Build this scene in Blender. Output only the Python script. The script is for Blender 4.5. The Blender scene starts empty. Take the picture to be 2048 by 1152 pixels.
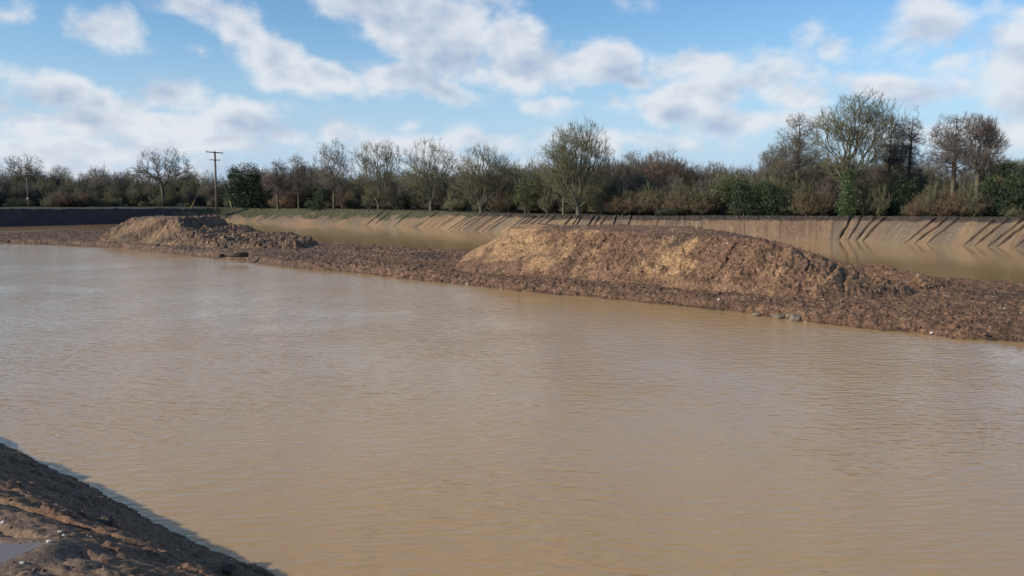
import bpy, math, random
import numpy as np
from mathutils import Vector

# ------------------------------------------------------------------ camera, sky, sun
scene = bpy.context.scene
C = scene.collection
F = 1640.0                      # focal length in pixels of a 2048-wide picture
H = 5.3                         # eye above the water
PITCH = math.atan(191.0 / F)    # horizon at row 385
cam_d = bpy.data.cameras.new('camera')
cam = bpy.data.objects.new('camera', cam_d)
C.objects.link(cam)
cam.location = (0, 0, H)
cam.rotation_euler = (math.pi / 2 - PITCH, 0, 0)
cam_d.sensor_width = 36
cam_d.lens = 36 * F / 2048
cam_d.clip_start = 0.1
cam_d.clip_end = 20000
scene.camera = cam

SUN_EL = math.radians(26)
SUN_AZ = math.radians(-112)     # measured from +Y (view direction), negative = to the left and behind
sun_dir = Vector((math.sin(SUN_AZ) * math.cos(SUN_EL), math.cos(SUN_AZ) * math.cos(SUN_EL), math.sin(SUN_EL)))
sd = bpy.data.lights.new('sun', 'SUN')
sd.energy = 4.3
sd.angle = math.radians(0.55)
sd.color = (1.0, 0.91, 0.77)
sun = bpy.data.objects.new('sun', sd)
sun.rotation_euler = sun_dir.to_track_quat('Z', 'Y').to_euler()
sun.location = (-60, -40, 60)
C.objects.link(sun)

scene.view_settings.view_transform = 'Standard'
scene.view_settings.look = 'None'
scene.view_settings.exposure = 0.0
scene.view_settings.gamma = 1.0


def ray(px, py):
    cx, cy = (px - 1024) / F, -(py - 576) / F
    c, s = math.cos(PITCH), math.sin(PITCH)
    return (cx, c + cy * s, -s + cy * c)      # right, forward, up


def at(px, py, z=0.0):
    r = ray(px, py)
    k = (z - H) / r[2]
    return (r[0] * k, r[1] * k)


def zat(px, py, Y):
    r = ray(px, py)
    return H + r[2] * Y / r[1]


def xat(px, Y, z=3.0):
    c, s = math.cos(PITCH), math.sin(PITCH)
    depth = Y * c + (H - z) * s
    return (px - 1024) / F * depth


# world: Nishita sky with clouds laid out over the sky's own directions
world = bpy.data.worlds.new('World')
scene.world = world
world.use_nodes = True
wn, wl = world.node_tree.nodes, world.node_tree.links
wn.clear()


def cloud_group():
    g = bpy.data.node_groups.new('cloud_field', 'ShaderNodeTree')
    g.interface.new_socket('Vector', in_out='INPUT', socket_type='NodeSocketVector')
    g.interface.new_socket('Density', in_out='OUTPUT', socket_type='NodeSocketFloat')
    g.interface.new_socket('Relief', in_out='OUTPUT', socket_type='NodeSocketFloat')
    n, l = g.nodes, g.links
    gi = n.new('NodeGroupInput'); go = n.new('NodeGroupOutput')
    blobs = CLOUDS
    # warp the position for ragged outlines
    nz = n.new('ShaderNodeTexNoise'); nz.inputs['Scale'].default_value = 11; nz.inputs['Detail'].default_value = 5
    l.new(gi.outputs[0], nz.inputs['Vector'])
    sub = n.new('ShaderNodeVectorMath'); sub.operation = 'SUBTRACT'; sub.inputs[1].default_value = (.5, .5, .5)
    l.new(nz.outputs['Color'], sub.inputs[0])
    sc = n.new('ShaderNodeVectorMath'); sc.operation = 'MULTIPLY'; sc.inputs[1].default_value = (.085, .06, 0)
    l.new(sub.outputs[0], sc.inputs[0])
    wp = n.new('ShaderNodeVectorMath'); wp.operation = 'ADD'
    l.new(gi.outputs[0], wp.inputs[0]); l.new(sc.outputs[0], wp.inputs[1])
    acc = None
    for (px, py, w, h, rot, amp) in blobs:
        r = ray(px, py)
        az = math.atan2(r[0], r[1]); el = math.atan2(r[2], math.hypot(r[0], r[1]))
        mp = n.new('ShaderNodeMapping'); mp.vector_type = 'TEXTURE'
        mp.inputs['Location'].default_value = (az, el, 0)
        mp.inputs['Rotation'].default_value = (0, 0, math.radians(rot))
        mp.inputs['Scale'].default_value = (w / F, h / F, 1)
        l.new(wp.outputs[0], mp.inputs['Vector'])
        gt = n.new('ShaderNodeTexGradient'); gt.gradient_type = 'SPHERICAL'
        l.new(mp.outputs[0], gt.inputs[0])
        m = n.new('ShaderNodeMath'); m.operation = 'MULTIPLY'; m.inputs[1].default_value = amp
        l.new(gt.outputs['Fac'], m.inputs[0])
        if acc is None:
            acc = m.outputs[0]
        else:
            mx = n.new('ShaderNodeMath'); mx.operation = 'SMOOTH_MAX'; mx.inputs[2].default_value = .12
            l.new(acc, mx.inputs[0]); l.new(m.outputs[0], mx.inputs[1]); acc = mx.outputs[0]
    # billowing detail, sampled twice: here, and a little towards the sun for its light and shade
    mp = n.new('ShaderNodeMapping'); mp.inputs['Scale'].default_value = (1.0, 1.45, 1.0)
    l.new(gi.outputs[0], mp.inputs['Vector'])
    def billow(vec, det):
        t = n.new('ShaderNodeTexNoise'); t.inputs['Scale'].default_value = 10; t.inputs['Detail'].default_value = det
        t.inputs['Roughness'].default_value = .55; l.new(vec, t.inputs['Vector']); return t.outputs['Fac']
    n1 = billow(mp.outputs[0], 8)
    of = n.new('ShaderNodeVectorMath'); of.operation = 'ADD'; of.inputs[1].default_value = (-.014, .032, 0)
    l.new(mp.outputs[0], of.inputs[0]); n2 = billow(of.outputs[0], 3)
    k = n.new('ShaderNodeMath'); k.operation = 'MULTIPLY_ADD'; k.inputs[1].default_value = 2.0; k.inputs[2].default_value = -1.08
    l.new(n1, k.inputs[0])
    a = n.new('ShaderNodeMath'); a.operation = 'ADD'
    l.new(acc, a.inputs[0]); l.new(k.outputs[0], a.inputs[1])
    l.new(a.outputs[0], go.inputs[0])
    d = n.new('ShaderNodeMath'); d.operation = 'SUBTRACT'; l.new(n1, d.inputs[0]); l.new(n2, d.inputs[1])
    l.new(d.outputs[0], go.inputs[1])
    return g


# (column, row, half width, half height, tilt, strength) of each cloud as seen from the near bank
CLOUDS = [
    (20, 35, 110, 60, -15, .75), (210, 45, 95, 62, -8, 1.05),
    (110, 180, 110, 62, 0, 1.05), (200, 192, 70, 38, 0, 1.0), (345, 190, 95, 58, 0, 1.2), (10, 215, 60, 50, 0, .95), (270, 205, 120, 50, 0, 1.0),
    (60, 245, 90, 55, 0, .95), (190, 240, 170, 62, 0, 1.05), (330, 245, 200, 62, 0, 1.05), (480, 235, 150, 62, -6, 1.1), (560, 255, 120, 45, 0, .9),
    (120, 295, 330, 50, 0, .95), (420, 285, 330, 50, 0, .95), (250, 345, 700, 40, 0, .9),
    (660, 265, 170, 48, 0, .85), (830, 248, 70, 30, 0, .75), (800, 290, 260, 50, 0, .85), (960, 285, 160, 45, 0, .85), (1000, 330, 500, 40, 0, .75),
    (400, 15, 130, 55, -12, .9), (480, 55, 140, 75, -38, 1.1), (560, 110, 120, 70, -38, 1.15), (590, 150, 95, 45, -10, 1.15), (680, 160, 110, 48, -15, 1.1),
    (790, 165, 140, 58, -5, 1.15), (880, 190, 150, 48, -8, 1.15), (385, 105, 50, 38, 0, .6),
    (690, -5, 170, 60, -15, 1.05), (780, 35, 190, 85, -22, 1.2), (880, 40, 180, 100, -10, 1.25), (880, 100, 190, 95, -22, 1.25), (1010, 80, 110, 75, 0, 1.15),
    (1060, 130, 170, 80, -10, 1.25), (1200, 130, 150, 80, -5, 1.3), (1250, 155, 110, 45, -5, 1.1), (960, 10, 130, 60, 0, .9),
    (1110, 215, 110, 45, 0, .85), (1220, 215, 95, 45, 0, .95), (1340, 215, 150, 60, -4, 1.1), (1400, 130, 160, 65, -8, .95), (1500, 165, 190, 80, 0, 1.05),
    (1420, 190, 230, 60, 0, 1.0), (1580, 200, 130, 55, 0, .9), (1500, 245, 260, 45, 0, .9), (1250, 285, 380, 50, 0, .8),
    (1690, 80, 130, 70, -10, .75), (1830, 55, 170, 95, -8, .95), (1750, 175, 140, 50, -4, 1.0), (1850, 190, 160, 55, 0, 1.0),
    (1900, 130, 150, 60, 0, .7), (2040, 110, 120, 110, 0, .95), (2060, 190, 140, 110, 0, .85), (1950, 265, 380, 60, 0, .8), (2060, 10, 90, 60, 0, .8),
    (700, -230, 700, 140, -10, .9), (1500, -300, 600, 130, -6, .9), (200, -330, 600, 140, -6, .9), (1100, -560, 1400, 160, 0, .85),
    (1900, -160, 400, 100, 0, .8), (-500, 150, 450, 130, 0, 1.), (2700, 160, 450, 130, 0, 1.),
]
tc = wn.new('ShaderNodeTexCoord')
sep = wn.new('ShaderNodeSeparateXYZ'); wl.new(tc.outputs['Generated'], sep.inputs[0])
azn = wn.new('ShaderNodeMath'); azn.operation = 'ARCTAN2'; wl.new(sep.outputs[0], azn.inputs[0]); wl.new(sep.outputs[1], azn.inputs[1])
eln = wn.new('ShaderNodeMath'); eln.operation = 'ARCSINE'; wl.new(sep.outputs[2], eln.inputs[0])
cmb = wn.new('ShaderNodeCombineXYZ'); wl.new(azn.outputs[0], cmb.inputs[0]); wl.new(eln.outputs[0], cmb.inputs[1])
grp = cloud_group()
g1 = wn.new('ShaderNodeGroup'); g1.node_tree = grp; wl.new(cmb.outputs[0], g1.inputs[0])
den = wn.new('ShaderNodeMapRange'); den.interpolation_type = 'SMOOTHSTEP'
den.inputs['From Min'].default_value = .14; den.inputs['From Max'].default_value = .72; den.inputs['To Max'].default_value = .90
wl.new(g1.outputs[0], den.inputs['Value'])
thk = wn.new('ShaderNodeMapRange'); thk.interpolation_type = 'SMOOTHSTEP'
thk.inputs['From Min'].default_value = .35; thk.inputs['From Max'].default_value = 1.15; thk.inputs['To Min'].default_value = .95; thk.inputs['To Max'].default_value = .30
wl.new(g1.outputs[0], thk.inputs['Value'])
shd = wn.new('ShaderNodeMath'); shd.operation = 'MULTIPLY_ADD'; shd.use_clamp = True; shd.inputs[1].default_value = 4.2
wl.new(g1.outputs[1], shd.inputs[0]); wl.new(thk.outputs[0], shd.inputs[2])
ccol = wn.new('ShaderNodeMix'); ccol.data_type = 'RGBA'
ccol.inputs['A'].default_value = (.50, .60, .78, 1); ccol.inputs['B'].default_value = (.92, .95, 1.0, 1)
wl.new(shd.outputs[0], ccol.inputs['Factor'])
sky = wn.new('ShaderNodeTexSky'); sky.sky_type = 'NISHITA'; sky.sun_disc = False
sky.sun_elevation = SUN_EL; sky.sun_rotation = SUN_AZ % (2 * math.pi)
sky.air_density = 1.0; sky.dust_density = .6; sky.ozone_density = 2.2
SKY = .13
skm = wn.new('ShaderNodeVectorMath'); skm.operation = 'MULTIPLY'; skm.inputs[1].default_value = (.76, 1.0, 1.16)
wl.new(sky.outputs[0], skm.inputs[0])
hzf = wn.new('ShaderNodeMapRange'); hzf.interpolation_type = 'SMOOTHSTEP'
hzf.inputs['From Min'].default_value = .22; hzf.inputs['From Max'].default_value = -.02; hzf.inputs['To Max'].default_value = .92
wl.new(eln.outputs[0], hzf.inputs['Value'])
hzm = wn.new('ShaderNodeMix'); hzm.data_type = 'RGBA'; hzm.inputs['B'].default_value = (.50 / SKY, .655 / SKY, .86 / SKY, 1)
wl.new(hzf.outputs[0], hzm.inputs['Factor']); wl.new(skm.outputs[0], hzm.inputs['A'])
ccs = wn.new('ShaderNodeVectorMath'); ccs.operation = 'SCALE'; ccs.inputs['Scale'].default_value = .86 / SKY
wl.new(ccol.outputs['Result'], ccs.inputs[0])
mixs = wn.new('ShaderNodeMix'); mixs.data_type = 'RGBA'
wl.new(den.outputs[0], mixs.inputs['Factor']); wl.new(hzm.outputs['Result'], mixs.inputs['A']); wl.new(ccs.outputs[0], mixs.inputs['B'])
bg = wn.new('ShaderNodeBackground'); bg.inputs['Strength'].default_value = SKY
wl.new(mixs.outputs['Result'], bg.inputs['Color'])
wo = wn.new('ShaderNodeOutputWorld'); wl.new(bg.outputs[0], wo.inputs[0])

# ------------------------------------------------------------------ helpers
rng = np.random.default_rng(7)


def tag(o, label=None, cat=None, group=None, kind=None):
    if label: o['label'] = label
    if cat: o['category'] = cat
    if group: o['group'] = group
    if kind: o['kind'] = kind
    return o


def mesh(name, verts, faces, mat, col=None, smooth=True):
    """verts (n,3) array; faces (m,k) array or list of such arrays"""
    if not isinstance(faces, list): faces = [faces]
    faces = [f for f in faces if len(f)]
    me = bpy.data.meshes.new(name)
    me.vertices.add(len(verts)); me.vertices.foreach_set('co', np.asarray(verts, np.float32).ravel())
    nl = sum(f.size for f in faces); nf = sum(len(f) for f in faces)
    me.loops.add(nl); me.polygons.add(nf)
    me.loops.foreach_set('vertex_index', np.concatenate([f.ravel() for f in faces]).astype(np.int32))
    tot = np.concatenate([np.full(len(f), f.shape[1], np.int32) for f in faces])
    me.polygons.foreach_set('loop_start', np.concatenate([[0], np.cumsum(tot)[:-1]]).astype(np.int32))
    me.polygons.foreach_set('loop_total', tot)
    if smooth: me.polygons.foreach_set('use_smooth', np.ones(nf, bool))
    if col is not None:
        a = me.attributes.new('soil', 'FLOAT_COLOR', 'POINT')
        c4 = np.ones((len(verts), 4), np.float32); c4[:, :3] = col
        a.data.foreach_set('color', c4.ravel())
    me.materials.append(mat)
    me.update(calc_edges=True); me.validate()
    return me


def obj(name, me, parent=None, loc=(0, 0, 0)):
    o = bpy.data.objects.new(name, me)
    C.objects.link(o)
    if parent: o.parent = parent
    o.location = loc
    return o


def grid_faces(nr, nc, keep=None):
    i = np.arange(nr - 1)[:, None] * nc + np.arange(nc - 1)[None, :]
    f = np.stack([i, i + 1, i + nc + 1, i + nc], -1).reshape(-1, 4)
    if keep is not None:
        f = f[keep[f].any(1)]
    return f


def compact(v, f, *arrs):
    used = np.unique(f)
    mp = np.zeros(len(v), np.int64); mp[used] = np.arange(len(used))
    return (v[used], mp[f]) + tuple(a[used] for a in arrs)


def h2(ix, iy, s):
    n = (ix.astype(np.int64) * 374761393 + iy.astype(np.int64) * 668265263 + s * 1274126177) & 0xffffffff
    n = ((n ^ (n >> 13)) * 1274126177) & 0xffffffff
    n = ((n ^ (n >> 16)) * 2246822519) & 0xffffffff
    return ((n ^ (n >> 15)) & 0xffffff) / float(0x1000000)


def vn(x, y, s=0):
    ix, iy = np.floor(x), np.floor(y)
    fx, fy = x - ix, y - iy
    fx = fx * fx * (3 - 2 * fx); fy = fy * fy * (3 - 2 * fy)
    a, b = h2(ix, iy, s), h2(ix + 1, iy, s)
    c, d = h2(ix, iy + 1, s), h2(ix + 1, iy + 1, s)
    return (a * (1 - fx) + b * fx) * (1 - fy) + (c * (1 - fx) + d * fx) * fy


def fbm(x, y, s=0, o=4, g=.5):
    t = 0; a = 1; tot = 0
    for k in range(o):
        t = t + a * vn(x * 2 ** k + 17.3 * k, y * 2 ** k - 9.1 * k, s + k); tot += a; a *= g
    return t / tot * 2 - 1      # about -1..1


def worley(x, y, s=0):
    ix, iy = np.floor(x), np.floor(y)
    f1 = np.full(x.shape, 9.0); f2 = np.full(x.shape, 9.0); cid = np.zeros(x.shape)
    for dx in (-1, 0, 1):
        for dy in (-1, 0, 1):
            cx, cy = ix + dx, iy + dy
            d = np.hypot(cx + h2(cx, cy, s) - x, cy + h2(cx, cy, s + 1) - y)
            r = h2(cx, cy, s + 2)
            nearer = d < f1
            f2 = np.where(nearer, f1, np.minimum(f2, d))
            cid = np.where(nearer, r, cid); f1 = np.where(nearer, d, f1)
    return f1, f2, cid


def sstep(a, b, x):
    t = np.clip((x - a) / (b - a), 0, 1)
    return t * t * (3 - 2 * t)


def clods(x, y, s, scale, amp, fill=.6):
    """lumps of turned clay: rounded angular blobs of mixed size"""
    wx = x + .35 * scale * fbm(x / scale, y / scale, s + 40, 2)
    wy = y + .35 * scale * fbm(x / scale + 50, y / scale, s + 41, 2)
    f1, f2, c = worley(wx / scale, wy / scale, s)
    return amp * np.where(c < fill, (c / fill) ** .7, 0) * np.clip(1 - (f1 / .62) ** 2, 0, 1) ** .6


# ------------------------------------------------------------------ materials
def nmat(name):
    m = bpy.data.materials.new(name); m.use_nodes = True
    n = m.node_tree.nodes; l = m.node_tree.links
    b = n['Principled BSDF']
    return m, n, l, b


def noise(n, l, vec, scale, detail=4, rough=.55):
    t = n.new('ShaderNodeTexNoise'); t.inputs['Scale'].default_value = scale
    t.inputs['Detail'].default_value = detail; t.inputs['Roughness'].default_value = rough
    l.new(vec, t.inputs['Vector']); return t


def soil_mat(name, bump=.04, scale=7, var=.55, rough=.85, spec=.3, grit=9, pale=.985, gv=.4):
    m, n, l, b = nmat(name)
    tcn = n.new('ShaderNodeTexCoord'); v = tcn.outputs['Object']
    at_ = n.new('ShaderNodeAttribute'); at_.attribute_name = 'soil'
    a = noise(n, l, v, scale, 8, .7)
    mr = n.new('ShaderNodeMapRange'); mr.inputs['From Min'].default_value = .3; mr.inputs['From Max'].default_value = .7
    mr.inputs['To Min'].default_value = 1 - var; mr.inputs['To Max'].default_value = 1 + var
    l.new(a.outputs['Fac'], mr.inputs['Value'])
    sc = n.new('ShaderNodeVectorMath'); sc.operation = 'SCALE'
    l.new(at_.outputs['Color'], sc.inputs[0]); l.new(mr.outputs[0], sc.inputs['Scale'])
    # coarse grit: every crumb its own tone, a few of them pale stones
    vo = n.new('ShaderNodeTexVoronoi'); vo.inputs['Scale'].default_value = grit; l.new(v, vo.inputs['Vector'])
    sx = n.new('ShaderNodeSeparateColor'); l.new(vo.outputs['Color'], sx.inputs[0])
    gr = n.new('ShaderNodeMapRange'); gr.inputs['To Min'].default_value = 1 - gv; gr.inputs['To Max'].default_value = 1 + gv; l.new(sx.outputs[0], gr.inputs['Value'])
    s2 = n.new('ShaderNodeVectorMath'); s2.operation = 'SCALE'; l.new(sc.outputs[0], s2.inputs[0]); l.new(gr.outputs[0], s2.inputs['Scale'])
    gt = n.new('ShaderNodeMath'); gt.operation = 'GREATER_THAN'; gt.inputs[1].default_value = pale; l.new(sx.outputs[1], gt.inputs[0])
    mp_ = n.new('ShaderNodeMix'); mp_.data_type = 'RGBA'; mp_.inputs['B'].default_value = (.42, .33, .25, 1)
    l.new(gt.outputs[0], mp_.inputs['Factor']); l.new(s2.outputs[0], mp_.inputs['A'])
    l.new(mp_.outputs['Result'], b.inputs['Base Color'])
    b.inputs['Roughness'].default_value = rough
    b.inputs['Specular IOR Level'].default_value = spec
    n2 = noise(n, l, v, scale * 1.8, 8, .7)
    bp = n.new('ShaderNodeBump'); bp.inputs['Strength'].default_value = 1; bp.inputs['Distance'].default_value = bump
    l.new(n2.outputs['Fac'], bp.inputs['Height']); l.new(bp.outputs[0], b.inputs['Normal'])
    return m


def plain(name, col, rough=.8, var=.3, scale=6, spec=.3, col2=None):
    m, n, l, b = nmat(name)
    tcn = n.new('ShaderNodeTexCoord')
    a = noise(n, l, tcn.outputs['Object'], scale, 4)
    mx = n.new('ShaderNodeMix'); mx.data_type = 'RGBA'
    c2 = col2 or tuple(c * (1 + var) for c in col)
    c1 = tuple(c * (1 - var) for c in col) if col2 is None else col
    mx.inputs['A'].default_value = (*c1, 1); mx.inputs['B'].default_value = (*c2, 1)
    mr = n.new('ShaderNodeMapRange'); mr.inputs['From Min'].default_value = .35; mr.inputs['From Max'].default_value = .65
    l.new(a.outputs['Fac'], mr.inputs['Value']); l.new(mr.outputs[0], mx.inputs['Factor'])
    l.new(mx.outputs['Result'], b.inputs['Base Color'])
    b.inputs['Roughness'].default_value = rough; b.inputs['Specular IOR Level'].default_value = spec
    return m


M_mud = soil_mat('turned_clay', .09, 7, .45, grit=11, pale=.996)
M_bank = soil_mat('cut_clay_bank', .03, 2.5, .22, grit=5, pale=2, gv=.05)
M_clod = soil_mat('loose_clods', .03, 9, .3, grit=6, pale=.996)
M_near = soil_mat('near_bank_soil', .013, 24, .4, grit=70, pale=.992)
M_field = soil_mat('rough_field', .08, 1.2, .35, grit=4, pale=2, gv=.15)
M_bark = plain('olive_bark', (.115, .098, .064), .9, .35, 1.5)
M_bark_pale = plain('pale_bark', (.115, .105, .075), .9, .3, 1.5)
M_twig_olive = plain('olive_twigs', (.138, .128, .072), .9, .3, .6)
M_twig_grey = plain('grey_twigs', (.140, .122, .094), .9, .3, .6)
M_twig_purple = plain('purple_twigs', (.130, .102, .086), .9, .25, .6)
M_twig_red = plain('russet_twigs', (.155, .103, .068), .9, .3, .6)
M_leaf = plain('evergreen_leaves', (.036, .058, .024), .55, .45, 1.2, .4)
M_ivy = plain('ivy_leaves', (.06, .10, .03), .5, .4, 1.2, .4)
M_holly = plain('yellow_green_leaves', (.095, .105, .038), .55, .4, .8, .4)
M_pole = plain('weathered_pole', (.16, .13, .10), .85, .25, 3)
M_metal = plain('galvanised_steel', (.35, .36, .37), .5, .15, 8)
M_yellow = plain('yellow_plastic', (.62, .50, .10), .5, .1, 8)
M_stone = plain('pale_stone', (.50, .46, .40), .8, .2, 12)
M_rock = plain('clay_stained_rock', (.22, .17, .12), .85, .35, 6)
M_timber = plain('wet_timber', (.075, .055, .040), .8, .35, 5)
M_white = plain('white_litter', (.58, .56, .52), .6, .1, 6)


def water_mat():
    m, n, l, b = nmat('silty_water')
    g = n.new('ShaderNodeNewGeometry'); pos = g.outputs['Position']
    # silt: slow patches of slightly different brown
    a = noise(n, l, pos, .09, 3)
    mx = n.new('ShaderNodeMix'); mx.data_type = 'RGBA'
    mx.inputs['A'].default_value = (.42, .254, .108, 1); mx.inputs['B'].default_value = (.48, .302, .136, 1)
    l.new(a.outputs['Fac'], mx.inputs['Factor']); l.new(mx.outputs['Result'], b.inputs['Base Color'])
    b.inputs['Roughness'].default_value = .07; b.inputs['IOR'].default_value = 1.36
    b.inputs['Subsurface Weight'].default_value = 1.0; b.inputs['Subsurface Radius'].default_value = (.30, .22, .14); b.inputs['Subsurface Scale'].default_value = .8
    # ripples: wind waves with crests nearly across the view, gusts vary their height
    hs = []
    for (rz, sx, sy, sc, det, w) in ((20, .32, 1.0, 5.6, 2, 1.0), (31, .42, 1.0, 9.0, 2, .40), (8, .38, 1.0, 3.0, 2, .6), (14, .5, 1, 19, 2, .14)):
        mp = n.new('ShaderNodeMapping')
        mp.inputs['Rotation'].default_value = (0, 0, math.radians(-rz)); mp.inputs['Scale'].default_value = (sx, sy, 1)
        l.new(pos, mp.inputs['Vector'])
        t = noise(n, l, mp.outputs[0], sc, det, .45)
        k = n.new('ShaderNodeMath'); k.operation = 'MULTIPLY'; k.inputs[1].default_value = w
        l.new(t.outputs['Fac'], k.inputs[0]); hs.append(k.outputs[0])
    acc = hs[0]
    for h_ in hs[1:]:
        ad = n.new('ShaderNodeMath'); ad.operation = 'ADD'; l.new(acc, ad.inputs[0]); l.new(h_, ad.inputs[1]); acc = ad.outputs[0]
    gust = noise(n, l, pos, .13, 2)
    gm = n.new('ShaderNodeMapRange'); gm.inputs['From Min'].default_value = .3; gm.inputs['From Max'].default_value = .7
    gm.inputs['To Min'].default_value = .35; gm.inputs['To Max'].default_value = 1.35
    l.new(gust.outputs['Fac'], gm.inputs['Value'])
    # the pond behind the spit lies sheltered and calm
    dot = n.new('ShaderNodeVectorMath'); dot.operation = 'DOT_PRODUCT'; dot.inputs[1].default_value = (.68, .73, 0)
    l.new(pos, dot.inputs[0])
    cm = n.new('ShaderNodeMapRange'); cm.inputs['From Min'].default_value = 33; cm.inputs['From Max'].default_value = 52
    cm.inputs['To Min'].default_value = 1; cm.inputs['To Max'].default_value = .10
    l.new(dot.outputs['Value'], cm.inputs['Value'])
    mu = n.new('ShaderNodeMath'); mu.operation = 'MULTIPLY'; l.new(gm.outputs[0], mu.inputs[0]); l.new(cm.outputs[0], mu.inputs[1])
    hh = n.new('ShaderNodeMath'); hh.operation = 'MULTIPLY'; l.new(acc, hh.inputs[0]); l.new(mu.outputs[0], hh.inputs[1])
    bp = n.new('ShaderNodeBump'); bp.inputs['Strength'].default_value = 1; bp.inputs['Distance'].default_value = .030
    l.new(hh.outputs[0], bp.inputs['Height']); l.new(bp.outputs[0], b.inputs['Normal'])
    return m


M_water = water_mat()

# ------------------------------------------------------------------ water
wv = np.array([(-400, -60, 0), (400, -60, 0), (400, 300, 0), (-400, 300, 0)], float)
o = obj('water', mesh('water', wv, np.array([[0, 1, 2, 3]]), M_water)); tag(o, kind='structure')

# ------------------------------------------------------------------ far bank and the field behind it
# column, row of the waterline, row of the top edge, width of the slope in metres, turf, shade of spoil
FB = np.array([
    (-700, 478, 424, 1.6, 0, 0), (-300, 462, 420, 1.5, 0, 0), (0, 454, 418.5, 1.4, 0, 0), (130, 450.5, 418, 1.4, 0, 0), (260, 447, 417.5, 1.4, 0, 0),
    (400, 443.5, 417, 2.0, .6, 0), (450, 442, 417, 3.0, 1, 0), (520, 443, 418, 4.0, 1, 0), (565, 447, 418.5, 4.0, .75, 0),
    (700, 450, 420, 3.6, .8, 0), (840, 455, 424, 3.6, .6, 0), (1000, 465, 430, 3.6, .15, 0), (1100, 470, 432.5, 3.6, .1, 0),
    (1300, 475, 434, 3.6, .1, 0), (1450, 477, 433.5, 3.2, .1, 0), (1600, 479, 434, 3.2, .1, 0), (1700, 481, 434.5, 4.0, .1, 0),
    (1829, 487, 435.5, 5.4, .1, 0), (1950, 492, 436.3, 5.4, .1, 0), (2048, 496, 437, 5.4, .1, 0), (2350, 511, 441, 5, .1, 0),
    (3200, 560, 452, 3.8, .1, 0)])
W = np.array([at(a[0], a[1]) for a in FB])
seg = np.hypot(*(W[1:] - W[:-1]).T); S0 = np.concatenate([[0], np.cumsum(seg)])
ds = .05
S = np.arange(0, S0[-1], ds)
WX, WY = np.interp(S, S0, W[:, 0]), np.interp(S, S0, W[:, 1])
PXc = np.interp(S, S0, FB[:, 0])


def gsm(a, sig):
    k = np.arange(-int(3 * sig), int(3 * sig) + 1); w = np.exp(-.5 * (k / sig) ** 2); w /= w.sum()
    return np.convolve(np.pad(a, len(k) // 2, mode='edge' if a is not WX and a is not WY else 'reflect', reflect_type='odd') if (a is WX or a is WY) else np.pad(a, len(k) // 2, mode='edge'), w, 'valid')


sx_, sy_ = gsm(WX, 1.6 / ds), gsm(WY, 1.6 / ds)
tx, ty = np.gradient(sx_), np.gradient(sy_)
tx, ty = gsm(tx, 1.5 / ds), gsm(ty, 1.5 / ds)
tl = np.hypot(tx, ty); tx /= tl; ty /= tl
nx, ny = -ty, tx                      # away from the water
WID = np.interp(S, S0, FB[:, 3]); TURF = np.interp(S, S0, FB[:, 4])
yt = np.interp(PXc, FB[:, 0], FB[:, 2])
ztop = np.empty(len(S))
for i in range(0, len(S)):
    ztop[i] = zat(PXc[i], yt[i], sy_[i] + ny[i] * WID[i])
ztop = gsm(np.clip(ztop, 1.8, 3.2), 2 / ds)
# bucket marks: a panel stands gradually prouder, then drops back at its right edge
mk = np.random.default_rng(12)
proud = np.zeros(len(S)); groove = np.zeros(len(S)); pid = np.zeros(len(S)); gl0 = np.zeros(len(S)); gl1 = np.ones(len(S))
s = 0; k = 0
NV = 58
V = np.linspace(-.12, 1, NV)          # 0 water .. 1 top edge
prof = np.zeros((NV, len(S))); tintp = np.zeros(len(S))
Sg, Vg = np.meshgrid(S, V)
wob = .26 * fbm(Sg / 1.6, Vg * 3.2, 5, 4)
while s < S0[-1]:
    w = mk.choice([.7, 1.0, 1.3, 1.7, 2.3], p=[.14, .28, .32, .2, .06]) * mk.uniform(.85, 1.15)
    a = mk.uniform(.10, .24) if mk.random() < .85 else .04
    sd_ = mk.uniform(.20, .42); sw_ = mk.uniform(.002, .007)
    px_mid = np.interp(s, S, PXc)
    if 1000 > px_mid > 560: a *= .65
    if px_mid < 420: a *= .4
    if px_mid < 720: a *= .6
    if 1240 < px_mid < 1630: a = .03 if mk.random() < .6 else a * .4
    if 400 < px_mid < 600: a = min(a, .06)
    lean = mk.uniform(-.15, .15) - np.interp(px_mid, [560, 640, 1000, 1200, 1600, 1720, 1850], [.5, 1.0, 1.0, 0, 0, .8, 1.5])
    lo, hi = (mk.uniform(0, .4), 1) if mk.random() < .12 else (0, 1)
    if mk.random() < .12: lo, hi = 0, mk.uniform(.5, .9)
    q = (Sg - s + wob * .6 + lean * Vg) / w
    ins = (q >= 0) & (q < 1)
    fade = sstep(lo - .3, lo - .1, Vg) * (1 - sstep(hi - .1, hi + .15, Vg) * (hi < 1))
    prof += np.where(ins, a * np.clip(q, 0, 1) ** 1.6 * fade, 0)
    # a thin slot right behind the drop
    if a > .09:
        qq = (Sg - s - w + wob * .6 + lean * Vg)
        prof -= sd_ * np.exp(-(qq - .05) ** 2 / sw_) * fade * (.8 + .2 * np.sin(Vg * 7 + s * 3))
    tintp[(S >= s) & (S < s + w)] = mk.uniform(-1, 1)
    s += w; k += 1
rough_ = .05 * fbm(Sg / .5, Vg * 6, 31, 3) + .12 * fbm(Sg / 3, Vg * 2, 33, 3)
edge_clod = sstep(.80, .97, Vg) * (clods(Sg, Vg * 3.6, 71, .45, .16) + .06 * fbm(Sg / .3, Vg * 12, 74, 2))
rough_ = rough_ + .07 * fbm(Sg / .9, Vg * .7, 35, 4) + .05 * np.abs(fbm(Sg / .35, Vg * 3, 36, 3))
nrm = prof * .9 + rough_ * .8 + edge_clod
zz = Vg * ztop[None, :] + .10 * fbm(Sg / 1.3, Vg * 2, 9, 3) * sstep(.85, 1, Vg)
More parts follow.
